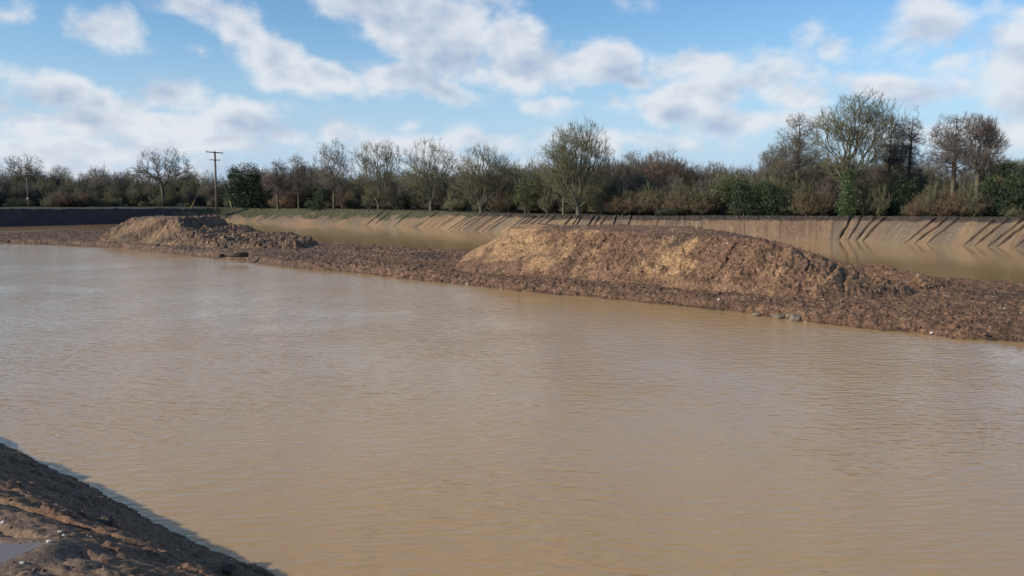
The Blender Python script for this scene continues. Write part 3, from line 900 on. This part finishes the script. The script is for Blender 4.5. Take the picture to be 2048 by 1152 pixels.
def leaf_cloud(seed, lobes, n, size, mat, name='foliage', shell=3.0):
    """many small leaves clustered on sprays through a lumpy crown volume"""
    r = np.random.default_rng(seed)
    nc_ = n // 14
    wts = np.array([q[3] * q[5] for q in lobes]); ch = r.choice(len(lobes), nc_, p=wts / wts.sum())
    Lb = np.array(lobes)[ch]
    d = norm(r.normal(size=(nc_, 3)))
    rr = r.random((nc_, 1)) ** (1 / shell) * (1 + .18 * r.normal(size=(nc_, 1)).clip(-1.5, 1.5))
    cen = Lb[:, :3] + d * rr * Lb[:, 3:6]
    cen = cen[cen[:, 2] > .1]
    c = np.repeat(cen, 14, 0) + r.normal(size=(len(cen) * 14, 3)) * size * 1.6
    u = norm(r.normal(size=(len(c), 3))); v = norm(np.cross(u, r.normal(size=(len(c), 3))))
    s_ = size * r.uniform(.5, 1.2, (len(c), 1))
    quad = np.stack([c - u * s_, c - v * s_ * .5, c + u * s_, c + v * s_ * .5], 1).reshape(-1, 3)
    return mesh(name, quad, np.arange(len(quad)).reshape(-1, 4), mat, smooth=False)


def thing(name, label, cat, loc, group=None):
    o = bpy.data.objects.new(name, None); C.objects.link(o); o.location = loc
    o.empty_display_size = .3
    return tag(o, label, cat, group)


def copy_tree(root, loc, rz, sc, label=None, group=None, name=None):
    c = root.copy(); C.objects.link(c)
    if name: c.name = name
    c.location = loc; c.rotation_euler = (0, 0, rz); c.scale = sc
    if label: c['label'] = label
    if group: c['group'] = group
    for ch in list(root.children):
        d = ch.copy(); C.objects.link(d); d.parent = c
    LAST[0] = c
    return c


def trunk_line(r, h, lean=(0, 0), n=10, wob=.08, base=(0, 0)):
    t = np.linspace(0, 1, n)
    p = np.stack([base[0] + lean[0] * t + wob * np.cumsum(r.normal(size=n)) * .4, base[1] + lean[1] * t + wob * np.cumsum(r.normal(size=n)) * .4, h * t], 1)
    p[0] = (base[0], base[1], -.2)
    return p


GZ = 2.45


def bare_tree(label, px, D, top, bot, wpx, style, mats, seed, dens=1.0, lobes=None, fork=.3, lean=0, twr=.010):
    Z0 = GZ
    x0 = xat(px, D)
    ht = zat(px, top, D) - Z0; cb = max(.6, zat(px, bot, D) - Z0)
    w = wpx / F * D / 2
    r = np.random.default_rng(seed)
    if lobes:      # lobes in pixels: (px, py, half width, half height, weight)
        ell = []
        for (lx, ly, lw, lh, wt) in lobes:
            ell.append((xat(lx, D) - x0, r.uniform(-.6, .6), zat(lx, ly, D) - Z0, lw / F * D, lw / F * D * .85, lh / F * D, wt))
    else:
        ell = [(0, 0, (ht + cb) / 2, w, w * .9, (ht - cb) / 2, 1)]
    n = int(2700 * dens)
    ell = [(q[0], q[1], q[2], q[3] * 1.06, q[4], q[5] * 1.04, q[6]) for q in ell]
    if style == 'leader':
        tr = trunk_line(r, ht * .93, (lean, 0), 26, .05)
        tm, cm = bare_meshes(seed, ell, tr, n, 4, .62, bf=.10, k=.25, up=.45, mats=mats, twr=twr, shell=1.7, sub=1, gap=-.7)
    elif style == 'oak':
        tr = trunk_line(r, ht * fork, (lean, 0), 8, .05)
        tm, cm = bare_meshes(seed, ell, tr, n, 4, .55, tip=.014, bf=.42, k=.25, up=.1, mats=mats, twr=twr, shell=2.6, jitter=2.2, sub=1, gap=-.7)
    elif style == 'multi':
        tr = trunk_line(r, ht * fork, (lean, 0), 6, .04)
        tm, cm = bare_meshes(seed, ell, tr, n, 4, .60, bf=.62, k=.7, up=.5, mats=mats, twr=twr, shell=2.2, sub=1, gap=-.7)
    else:
        tr = trunk_line(r, ht * fork, (lean, 0), 8, .05)
        tm, cm = bare_meshes(seed, ell, tr, n, 4, .60, bf=.45, k=.6, up=.45, mats=mats, twr=twr, shell=2.3, sub=1, gap=-.7)
    t = thing('bare_tree', label, 'tree', (x0, D, Z0))
    obj('trunk', tm, t); obj('crown', cm, t)
    return t


OL = (M_bark, M_twig_olive); GR = (M_bark, M_twig_grey); PU = (M_bark, M_twig_purple); PA = (M_bark_pale, M_twig_olive); RD = (M_bark, M_twig_red)
T = {}
T['thin'] = bare_tree('thin sparse-crowned bare tree at the far left, above the hedge', 52, 168, 308, 365, 92, 'round', GR, 301, .55, fork=.45,
                      lobes=[(30, 335, 24, 24, 1), (60, 332, 32, 24, 1.4), (75, 345, 22, 18, .5)])
T['oak'] = bare_tree('wide dark bare oak with crooked limbs, left of the tall utility pole', 325, 165, 297, 372, 135, 'oak', GR, 302, 1.1, fork=.33,
                     lobes=[(350, 325, 30, 30, 1), (312, 327, 36, 30, 1.2), (275, 347, 28, 16, .7), (372, 345, 22, 22, .6), (325, 350, 60, 14, .6)])
T['t555'] = bare_tree('low bare tree with thin purple twigs just right of the dark evergreen', 556, 150, 320, 395, 62, 'leader', PU, 303, .8)
T['t597'] = bare_tree('rounded purple-brown bare tree in the hedge, left of the tall grey one', 598, 150, 309, 395, 58, 'leader', PU, 304, .8)
T['t668'] = bare_tree('upright grey bare tree with a fan-shaped crown, left of centre', 668, 146, 281, 385, 76, 'round', GR, 305, 1.0, fork=.42)
T['t755'] = bare_tree('open-crowned bare tree with several crooked stems leaning apart', 757, 138, 281, 400, 92, 'multi', OL, 306, 1.25, fork=.10,
                      lobes=[(735, 320, 30, 38, 1), (775, 318, 32, 37, 1.2), (752, 360, 50, 34, .9), (760, 390, 44, 20, .3)])
T['t862'] = bare_tree('broad round-headed bare oak left of the vase-shaped tree', 862, 132, 277, 405, 112, 'round', PA, 307, 1.5, fork=.24,
                      lobes=[(860, 322, 54, 44, 1.3), (832, 348, 48, 34, .8), (890, 350, 44, 36, .8), (862, 380, 52, 26, .5)])
T['t965'] = bare_tree('vase-shaped bare tree with many stems rising from the bank edge', 962, 121, 287, 420, 120, 'multi', PA, 308, 1.6, fork=.05,
                      lobes=[(970, 330, 54, 42, 1.3), (938, 355, 50, 38, .8), (1000, 358, 40, 36, .7), (962, 385, 48, 30, .5)])
T['t1150'] = bare_tree('tall dense bare tree with upright stems, standing alone near the middle', 1157, 108, 241, 415, 150, 'multi', PA, 309, 2.0, fork=.08,
                       lobes=[(1160, 285, 56, 45, 1.4), (1122, 322, 52, 46, 1.0), (1182, 325, 48, 46, 1.0), (1150, 365, 66, 44, .8)])
T['t1128'] = bare_tree('slimmer bare stem crowded against the left of the tall middle tree', 1127, 110, 262, 400, 80, 'leader', OL, 310, .8)
T['t1265'] = bare_tree('small round purple bare tree right of the tall middle tree', 1262, 118, 305, 400, 72, 'round', PU, 311, .9, fork=.3)
T['t1340'] = bare_tree('spreading bare tree with arching red-brown branches right of centre', 1335, 115, 299, 400, 116, 'round', RD, 312, 1.1, fork=.25,
                       lobes=[(1325, 340, 44, 40, 1), (1362, 355, 36, 34, .8)])
T['t1590'] = bare_tree('cone-shaped grey bare tree left of the tallest tree', 1592, 104, 229, 370, 130, 'leader', GR, 313, 1.5,
                       lobes=[(1592, 285, 44, 56, 1), (1592, 325, 68, 34, 1)])
T['t1550'] = bare_tree('short round grey bare tree under the left edge of the cone-shaped one', 1546, 108, 288, 370, 62, 'round', GR, 314, .7, fork=.35)
T['t1700'] = bare_tree('tallest bare tree with a wide pale fan of limbs and an ivy-clad foot', 1690, 97, 180, 375, 180, 'round', PA, 315, 2.1, fork=.22, twr=.011,
                       lobes=[(1722, 232, 62, 50, 1.2), (1668, 262, 56, 48, 1.0), (1742, 275, 50, 46, .7), (1690, 320, 66, 42, .6)])
T['t1775'] = bare_tree('slender bare alder close to the right of the tallest tree', 1777, 101, 232, 380, 70, 'leader', PU, 316, .95)
T['t1815'] = bare_tree('narrow see-through bare alder between the tallest tree and the pair of alders', 1813, 103, 220, 370, 62, 'leader', PU, 317, .7)
T['t1900'] = bare_tree('left one of the pair of dark-trunked alders at the right', 1902, 96, 223, 375, 112, 'leader', PU, 318, 1.5,
                       lobes=[(1902, 280, 46, 54, 1), (1898, 320, 56, 36, .8)])
T['t1960'] = bare_tree('right one of the pair of dark-trunked alders, forked and leaning right', 1950, 95, 225, 370, 105, 'round', PU, 319, 1.4, fork=.45,
                       lobes=[(1948, 260, 30, 36, .8), (1972, 290, 36, 36, 1), (1955, 320, 42, 24, .5)])

# copies make up the wood behind: each a tree of its own
rnd = random.Random(5)
RELAB = []; LAST = [None]
bgset = [T['t668'], T['t597'], T['t862'], T['t1265'], T['t555'], T['t1340'], T['t965'], T['t755']]
base_h = {}
for nm, o_ in T.items():
    me = [c for c in o_.children if c.name.startswith('crown')][0].data
    co = np.empty(len(me.vertices) * 3, np.float32); me.vertices.foreach_get('co', co); base_h[o_.name] = float(co[2::3].max())


def skyline(px):   # top row of the continuous wood
    return np.interp(px, [-100, 0, 100, 140, 175, 205, 240, 300, 400, 450, 540, 600, 700, 800, 900, 1000, 1050, 1100, 1230, 1300, 1400, 1450, 1500, 1560, 1700, 1800, 1870, 1930, 2010, 2048, 2200],
                     [335, 342, 345, 342, 352, 340, 350, 352, 352, 352, 342, 328, 345, 342, 342, 335, 325, 330, 318, 315, 342, 330, 332, 320, 318, 322, 335, 330, 318, 315, 310])


def wood_dist(px): return np.interp(px, [-100, 0, 400, 560, 700, 860, 1000, 1200, 1500, 1700, 2048, 2200], [150, 158, 172, 160, 152, 142, 128, 116, 108, 104, 96, 92])


px = -60
while px < 2120:
    for row, (dd, dj) in enumerate(((14, -2), (30, 6))):
        D = wood_dist(px) + dd + rnd.uniform(-3, 3)
        p = px + rnd.uniform(-14, 14)
        hgt = zat(p, skyline(p) + rnd.uniform(-18, 10) + dj, D) - GZ
        src = rnd.choice(bgset)
        s_ = hgt / base_h[src.name]
        copy_tree(src, (xat(p, D), D, GZ), rnd.uniform(0, 6.28), (s_ * rnd.uniform(.85, 1.15), s_ * rnd.uniform(.85, 1.15), s_),
                  'x', 'bare trees of the wood behind the far bank')
        RELAB.append((LAST[0], 'bare tree in the ' + ('nearer' if dd == 14 else 'farther') + ' row of the wood', p))
    px += 44

# ------------------------------------------------------------------ shrubs of the hedge
def shrub_proto(seed, mats, h, w, dens, twr=.014, up=.5):
    r = np.random.default_rng(seed)
    ell = [(0, 0, h * .52, w, w * .9, h * .5, 1), (r.uniform(-.8, .8), 0, h * .35, w * 1.1, w, h * .33, .7)]
    tr = np.array([(0, 0, -.2), (0, 0, .05), (.05, 0, .25)])
    tm, cm = bare_meshes(seed, ell, tr, int(900 * dens), 5, .62, tip=.012, bf=.8, k=.5, up=up, mats=mats, twr=twr, shell=1.8, thick=.045, sub=2)
    return tm, cm


SH = []
for i, (mats, h, w, lab, nm, gp) in enumerate((
        (OL, 5.0, 2.3, 'dense olive-brown bare shrub in the tangled hedge above the far bank', 'bare_shrub', 'olive-brown shrubs of the hedge'),
        (GR, 4.6, 2.2, 'grey twiggy bare shrub in the tangled hedge above the far bank', 'bare_shrub', 'grey shrubs of the hedge'),
        (PU, 4.8, 2.0, 'purplish bare shrub in the tangled hedge above the far bank', 'bare_shrub', 'purplish shrubs of the hedge'),
        (RD, 3.0, 2.1, 'low russet-twigged bush at the foot of the hedge', 'russet_bush', 'russet bushes at the foot of the hedge'),
        (PA, 3.6, 1.3, 'pale many-stemmed sapling leaning out at the foot of the hedge', 'bare_sapling', 'pale saplings at the foot of the hedge'),
        (OL, 2.0, 1.6, 'low bramble scrub rooted along the top edge of the far bank', 'bramble', 'brambles along the bank edge'))):
    tm, cm = shrub_proto(400 + i, mats, h, w, (.9, .9, .9, .65, .18, .22)[i], up=.5 if i != 4 else 1.1)
    t = thing(nm, lab, 'shrub', (0, 0, 0), gp); obj('stems', tm, t); obj('twigs', cm, t)
    SH.append([t, h, False])


def place_shrub(kind, px, D, hgt, wide=1.0, row=''):
    t, h, used = SH[kind]
    s_ = hgt / h
    rz = rnd.uniform(0, 6.28); sc = (s_ * wide * rnd.uniform(.9, 1.2), s_ * wide * rnd.uniform(.9, 1.2), s_); loc = (xat(px, D), D, GZ - .05)
    if not used:
        t.location = loc; t.rotation_euler = (0, 0, rz); t.scale = sc; SH[kind][2] = True; LAST[0] = t
    else:
        copy_tree(t, loc, rz, sc)
    RELAB.append((LAST[0], ('olive-brown shrub', 'grey twiggy shrub', 'purplish shrub', 'low russet bush', 'pale sapling', 'low bramble')[kind]
                  + {-2: ' in front of the hedge', 3.5: ' in mid hedge', 9: ' at the back of the hedge', '': ''}[row], px))


px = -70
while px < 2130:
    for dd in (-2, 3.5, 9):
        p = px + rnd.uniform(-12, 12); D = wood_dist(p) + dd + rnd.uniform(-1, 1)
        top = skyline(p) + {-2: 28, 3.5: 12, 9: 2}[dd] + rnd.uniform(-9, 10)
        hgt = zat(p, top, D) - GZ
        wgt = [.4, .3, .3] if p < 1450 else [.5, .3, .2]
        if 1850 < p < 1990 and dd > 0: hgt *= .72
        place_shrub(rnd.choices([0, 1, 2], wgt)[0], p, D, hgt, 1.0, dd)
    px += 34
for p in (130, 165, 560, 585, 700, 1010, 1230, 1255, 1285, 1310, 1345, 1370, 1405, 1610, 1635, 1840, 1865, 1890, 1915, 1940):
    D = wood_dist(p) - 6
    place_shrub(3, p + rnd.uniform(-6, 6), D, zat(p, 385 if p > 500 else 383, D) - GZ + rnd.uniform(-.3, .4))
for p in range(-60, 2100, 43):       # low scrub that closes the foot of the hedge
    place_shrub(5, p + rnd.uniform(-18, 18), wood_dist(p) - 5.5 + rnd.uniform(-.8, 1.5), rnd.uniform(.9, 2.6), 1.0)
for p in (180, 700, 735, 800, 905, 1015, 1095, 1205, 1245, 1262, 1290, 1318, 1350, 1362, 1380, 1612, 1650, 1735, 1760, 1850, 1868, 1884, 1925, 1945):
    place_shrub(4, p + rnd.uniform(-5, 5), wood_dist(p) - 6.5, rnd.uniform(2.6, 4.6), 1.0)


# ------------------------------------------------------------------ evergreens and ivy
def evergreen(name, label, px, D, lobes, n, size, mat, seed, th=.5, group=None):
    x0 = xat(px, D); L = []
    for (lx, ly, lw, lh) in lobes:
        L.append((xat(lx, D) - x0, 0, zat(lx, ly, D) - GZ, lw / F * D, lw / F * D * .8, lh / F * D))
    t = thing(name, label, 'tree' if 'tree' in name else 'shrub', (x0, D, GZ), group)
    obj('foliage', leaf_cloud(seed, L, n, size, mat), t)
    r = np.random.default_rng(seed); ht = max(q[2] + q[5] * .6 for q in L)
    tr = trunk_line(r, ht * th, (0, 0), 5, .04)
    ell = [(q[0], q[1], q[2], q[3] * .95, q[4] * .95, q[5] * .95, q[3]) for q in L]
    tm, cm = bare_meshes(seed, ell, tr, 260, 2, .5, tip=.012, bf=.5, mats=(M_bark, M_twig_olive), sub=1, thick=.04)
    obj('trunk', tm, t); obj('branches', cm, t)
    return t


evergreen('evergreen_tree', 'dense dark green ivy-smothered tree just right of the tall utility pole', 490, 159,
          [(492, 352, 26, 24), (478, 378, 30, 30), (505, 380, 30, 34), (490, 400, 38, 20), (515, 352, 16, 18), (470, 352, 12, 18)], 22000, .15, M_leaf, 501)
evergreen('ivy_clump', 'small dark green ivy clump at the foot of the tall grey tree', 635, 143, [(640, 398, 14, 18), (632, 408, 20, 12), (645, 382, 8, 10)], 3500, .13, M_leaf, 502)
evergreen('holly_bush', 'yellow-green leafy bush left of the big dark evergreen bushes', 1405, 104, [(1400, 405, 26, 26), (1440, 385, 26, 30), (1385, 415, 16, 16), (1465, 372, 18, 24)], 9000, .10, M_holly, 503)
evergreen('holly_bush', 'dark glossy evergreen bush, left one of the two near the bank', 1488, 102, [(1490, 400, 34, 34), (1480, 378, 20, 20), (1510, 410, 26, 22)], 11000, .10, M_leaf, 504)
evergreen('holly_bush', 'dark glossy evergreen bush, right one of the two near the bank', 1548, 101, [(1548, 402, 34, 30), (1530, 380, 20, 18), (1568, 412, 20, 18)], 10000, .10, M_leaf, 505)
evergreen('ivy_column', 'bright green ivy climbing the lower trunk of the tallest tree', 1692, 95.5, [(1690, 360, 10, 20), (1694, 385, 14, 24), (1690, 412, 19, 22), (1700, 345, 7, 14)], 6500, .09, M_ivy, 506)
evergreen('holly_bush', 'dark green bush between the ivy column and the red-brown scrub', 1795, 98, [(1800, 395, 28, 32), (1780, 412, 24, 20), (1822, 372, 14, 18)], 8000, .10, M_leaf, 507)
evergreen('holly_bush', 'large green bush filling the right edge of the hedge', 2035, 92, [(2040, 385, 40, 44), (2000, 405, 32, 30), (2060, 360, 30, 30), (1975, 380, 16, 34)], 16000, .11, M_leaf, 508)
evergreen('holly_bush', 'olive-green bush leaning over the large green one at the right', 1985, 95, [(1985, 360, 28, 36), (2010, 345, 24, 24)], 6000, .10, M_holly, 509)
evergreen('ivy_clump', 'small green shrub low against the bank below the arching branches', 1335, 103, [(1335, 425, 18, 10), (1320, 428, 10, 7)], 1600, .09, M_leaf, 510)
evergreen('holly_bush', 'dull green bush behind the hedge between the two centre-left trees', 1050, 118, [(1050, 385, 30, 34), (1075, 365, 20, 24)], 3500, .11, M_holly, 511)


# say of every shrub and wood tree which one it is
MARKS = [(-999, 'at the far left edge'), (30, 'under the sparse far-left tree'), (95, 'left of the wide crooked oak'), (240, 'by the wide crooked oak'),
         (390, 'beside the tall utility pole'), (455, 'by the dark ivy-smothered tree'), (540, 'by the two purple trees'), (640, 'by the upright grey tree'),
         (710, 'by the open-crowned tree'), (810, 'by the broad round-headed oak'), (910, 'beside the vase-shaped tree'), (1020, 'right of the vase-shaped tree'),
         (1085, 'around the tall middle tree'), (1220, 'by the small round purple tree'), (1300, 'by the arching red-brown tree'), (1390, 'by the yellow-green bush'),
         (1470, 'by the two dark glossy bushes'), (1580, 'by the cone-shaped grey tree'), (1650, 'beside the ivy column'), (1740, 'by the two slender alders'),
         (1840, 'by the left dark-trunked alder'), (1925, 'by the right dark-trunked alder'), (1990, 'at the right edge')]
sets = {}
for o_, what, px_ in RELAB:
    where = [m_ for x_, m_ in MARKS if x_ <= px_][-1]
    sets.setdefault((what, where), []).append((px_, o_))
ORD = {1: [''], 2: ['left ', 'right '], 3: ['left ', 'middle ', 'right ']}
for (what, where), L_ in sets.items():
    L_.sort(key=lambda q_: q_[0])
    names = ORD.get(len(L_)) or ['leftmost '] + [w_ + '-from-left ' for w_ in ('second', 'third', 'fourth', 'fifth', 'sixth', 'seventh', 'eighth', 'ninth')][:len(L_) - 2] + ['rightmost ']
    for (_, o_), nm_ in zip(L_, names):
        o_['label'] = nm_ + what + ' ' + where

# ------------------------------------------------------------------ poles
def cyl(a, b, ra, rb, n=12, cap=True):
    a, b = np.array([a], float), np.array([b], float)
    v, q = tubes(a, b, np.array([ra]), np.array([rb]), n)
    fs = [q]
    if cap: fs.append(np.array([list(range(n))[::-1], list(range(n, 2 * n))]))
    return v, fs


def box(cx, cy, cz, sx, sy, sz, rz=0, ry=0, bev=0):
    v = np.array([(x, y, z_) for x in (-.5, .5) for y in (-.5, .5) for z_ in (-.5, .5)]) * (sx, sy, sz)
    c, s_ = math.cos(ry), math.sin(ry); v = np.stack([v[:, 0] * c + v[:, 2] * s_, v[:, 1], -v[:, 0] * s_ + v[:, 2] * c], 1)
    c, s_ = math.cos(rz), math.sin(rz); v = np.stack([v[:, 0] * c - v[:, 1] * s_, v[:, 0] * s_ + v[:, 1] * c, v[:, 2]], 1)
    f_ = np.array([(0, 1, 3, 2), (4, 6, 7, 5), (0, 4, 5, 1), (2, 3, 7, 6), (0, 2, 6, 4), (1, 5, 7, 3)])
    return v + (cx, cy, cz), [f_]


def join(parts):
    V_, Fs, o_ = [], [], 0
    for v, fs in parts:
        V_.append(v); Fs += [f_ + o_ for f_ in fs]; o_ += len(v)
    return np.concatenate(V_), Fs


def part(name, parts, mat, parent, smooth=False):
    v, fs = join(parts); return obj(name, mesh(name, v, fs, mat, smooth=smooth), parent)


D = 154; x0 = xat(433, D); zt = zat(433, 303, D) - GZ
pt = thing('utility_pole', 'tall wooden utility pole with two crossarms standing on the far bank', 'utility pole', (x0, D, GZ))
part('post', [cyl((0, 0, -.5), (.10, 0, zt), .23, .17)], M_pole, pt, True)
part('crossarm', [box(.08, -.16, zt - .18, 3.0, .16, .18, rz=.2, ry=.07)], M_timber, pt)
z2 = zat(433, 320, D) - GZ
part('crossarm', [box(.12, -.16, z2, 1.95, .14, .15, rz=.2, ry=.03)], M_timber, pt)
for k_ in (-1.35, 0, 1.35):
    part('insulator', [cyl((.08 + k_, -.16 + k_ * .2, zt - .10 - k_ * .07), (.08 + k_, -.16 + k_ * .2, zt + .08 - k_ * .07), .05, .05, 8), cyl((.08 + k_, -.16 + k_ * .2, zt + .08 - k_ * .07), (.08 + k_, -.16 + k_ * .2, zt + .16 - k_ * .07), .075, .04, 8)], M_metal, pt)
for (bx, by, tx_, ty_, lab) in ((380, 413, 388, 401, 'yellow guy-wire sleeve left of the utility pole, slanting towards it'), (464, 416, 458, 401, 'yellow guy-wire sleeve right of the utility pole, slanting towards it')):
    D = 152.5
    xa, xb = xat(bx, D), xat(tx_, D); za = GZ - .2; zb = zat(tx_, ty_, D)
    t = thing('guy_wire', lab, 'guy wire', (xa, D, GZ))
    part('sleeve', [cyl((0, 0, -.2), (xb - xa, .3, zb - GZ), .04, .04, 8)], M_yellow, t, True)
    dx_ = x0 - xa; part('wire', [cyl((xb - xa, .3, zb - GZ), (dx_, 2, zt * .80), .012, .012, 5)], M_metal, t, True)
D = 150; x1 = xat(57, D); zt1 = zat(57, 347, D) - GZ
pt1 = thing('utility_pole', 'thin grey distant pole at the far left under the sparse tree', 'utility pole', (x1, D, GZ))
part('post', [cyl((0, 0, -.5), (0, 0, zt1), .12, .09)], M_pole, pt1, True)
part('crossarm', [box(0, -.12, zt1 - .35, 1.4, .1, .1, rz=.2)], M_timber, pt1)
part('sign_plate', [box(0, -.18, zat(57, 397, D) - GZ, .24, .02, .3)], M_white, pt1)
w_ = thing('overhead_wire', 'pale overhead wire passing the thin distant pole', 'wire', (x1, D, GZ + zt1 - .3))
obj('strand', mesh('strand', *[(lambda v, f_: (v, f_))(*join([cyl((-60 + i * 10, -9 + i * 1.5, .10 + .0012 * ((-60 + i * 10) ** 2) * .2), (-50 + i * 10, -7.5 + i * 1.5, .10 + .0012 * ((-50 + i * 10) ** 2) * .2), .018, .018, 4, False) for i in range(12)]))][0], M_metal), w_)


# ------------------------------------------------------------------ small things on the clay
def rock_mesh(name, seed, sx, sy, sz, mat, n=3):
    import bmesh
    bm = bmesh.new(); bmesh.ops.create_icosphere(bm, subdivisions=n, radius=1)
    r = random.Random(seed); pl = [(Vector((r.gauss(0, 1), r.gauss(0, 1), r.gauss(0, 1))).normalized(), r.uniform(.55, .9)) for _ in range(9)]
    for v in bm.verts:
        for nrm_, dd in pl:
            q = v.co.dot(nrm_)
            if q > dd: v.co -= nrm_ * (q - dd)
        j = 1 + .06 * math.sin(v.co.x * 7 + seed) * math.cos(v.co.y * 8 + seed * 2)
        v.co = Vector((v.co.x * sx * j, v.co.y * sy * j, v.co.z * sz * j))
    me = bpy.data.meshes.new(name); bm.to_mesh(me); bm.free(); me.materials.append(mat)
    return me


def ground_hit(px, py):
    P = sv; r = np.array(ray(px, py)); r = r / np.linalg.norm(r)
    q = P - np.array([0, 0, H]); d = np.linalg.norm(q - (q @ r)[:, None] * r, axis=1)
    i = np.argmin(d + .002 * (q @ r)); return P[i]


for i, (px, py, s_, lab) in enumerate(((1512, 637, .17, 'small grey rock at the water edge, left of the two bigger rocks'),
                                       (1556, 638, .21, 'middle rock of the three lying at the water edge of the spit'),
                                       (1590, 641, .28, 'largest rounded rock at the water edge of the spit'))):
    p = ground_hit(px, py)
    o = obj('rock', rock_mesh('rock', 30 + i, s_ * 1.3, s_, s_ * .7, M_rock), loc=(p[0], p[1], max(p[2], 0) + s_ * .3)); tag(o, lab, 'rock')
for i, (px, py, s_, lab, m_, nm) in enumerate(((1740, 551, .20, 'bright white scrap lying on the clay right of the large heap', M_white, 'litter_scrap'),
                                               (1837, 550, .15, 'flat pale stone on the back edge of the spit at the right', M_stone, 'stone'),
                                               (1437, 599, .09, 'white pebble on the clay below the large heap', M_white, 'stone'),
                                               (1576, 564, .08, 'small white pebble under the slumped end of the large heap', M_white, 'stone'),
                                               (1862, 665, .10, 'white pebble at the water edge towards the right', M_white, 'stone'),
                                               (2009, 619, .10, 'white pebble on open clay near the right edge', M_white, 'stone'),
                                               (1575, 632, .08, 'pale pebble just above the three rocks', M_stone, 'stone'))):
    p = ground_hit(px, py)
    o = obj(nm, rock_mesh(nm, 50 + i, s_ * .75, s_ * .6, s_ * .45, m_, 2), loc=(p[0], p[1], p[2] + s_ * .2)); tag(o, lab, 'litter' if nm == 'litter_scrap' else 'stone')
# timber lying on the spit
p = np.array([*at(470, 515, .42), .42])
tb = thing('timber_beam', 'dark square timber lying on the spit in front of the left heap', 'timber', (p[0], p[1], p[2]))
part('beam', [box(0, .1, .20, 1.9, .30, .34, rz=-.06)], M_timber, tb)
part('end_block', [box(-1.08, .05, .14, .22, .42, .30, rz=.1)], M_timber, tb)
# pale stones and a lump on the near bank
for i, (px, py, s_, lab, m_) in enumerate((
        (120, 1064, .035, 'upper of two white pebbles beside each other on the near bank', M_white), (128, 1071, .030, 'lower of two white pebbles beside each other on the near bank', M_white),
        (98, 1084, .040, 'flat white stone at the tip of the wet patch', M_white), (181, 1073, .030, 'white pebble right of the pebble pair on the near bank', M_white),
        (225, 1075, .022, 'tiny white pebble midway along the near bank', M_white), (355, 1101, .024, 'white pebble low on the near slope', M_white),
        (314, 1112, .024, 'whitish chip above the deep furrow', M_stone), (6, 1045, .045, 'pale flat stone at the left edge of the picture', M_stone),
        (42, 1127, .035, 'buff stone below the wet patch', M_stone), (462, 1119, .024, 'pale pebble near the lowest corner of the waterline', M_stone))):
    p = near_ground(px, py)
    o = obj('stone', rock_mesh('stone', 80 + i, s_ * .8, s_ * .6, s_ * .5, m_, 2), loc=(p[0], p[1], p[2] + s_ * .2)); tag(o, lab, 'stone')
for i, (px, py, s_, lab) in enumerate(((212, 1052, .11, 'dark clod of earth sitting alone on the near slope'), (458, 1142, .08, 'dark clod beside the furrow at the bottom edge'))):
    p = near_ground(px, py)
    o = obj('clod', rock_mesh('clod', 95 + i, s_ * 1.2, s_, s_ * .9, M_timber, 3), loc=(p[0], p[1], p[2] + s_ * .4)); tag(o, lab, 'clod')
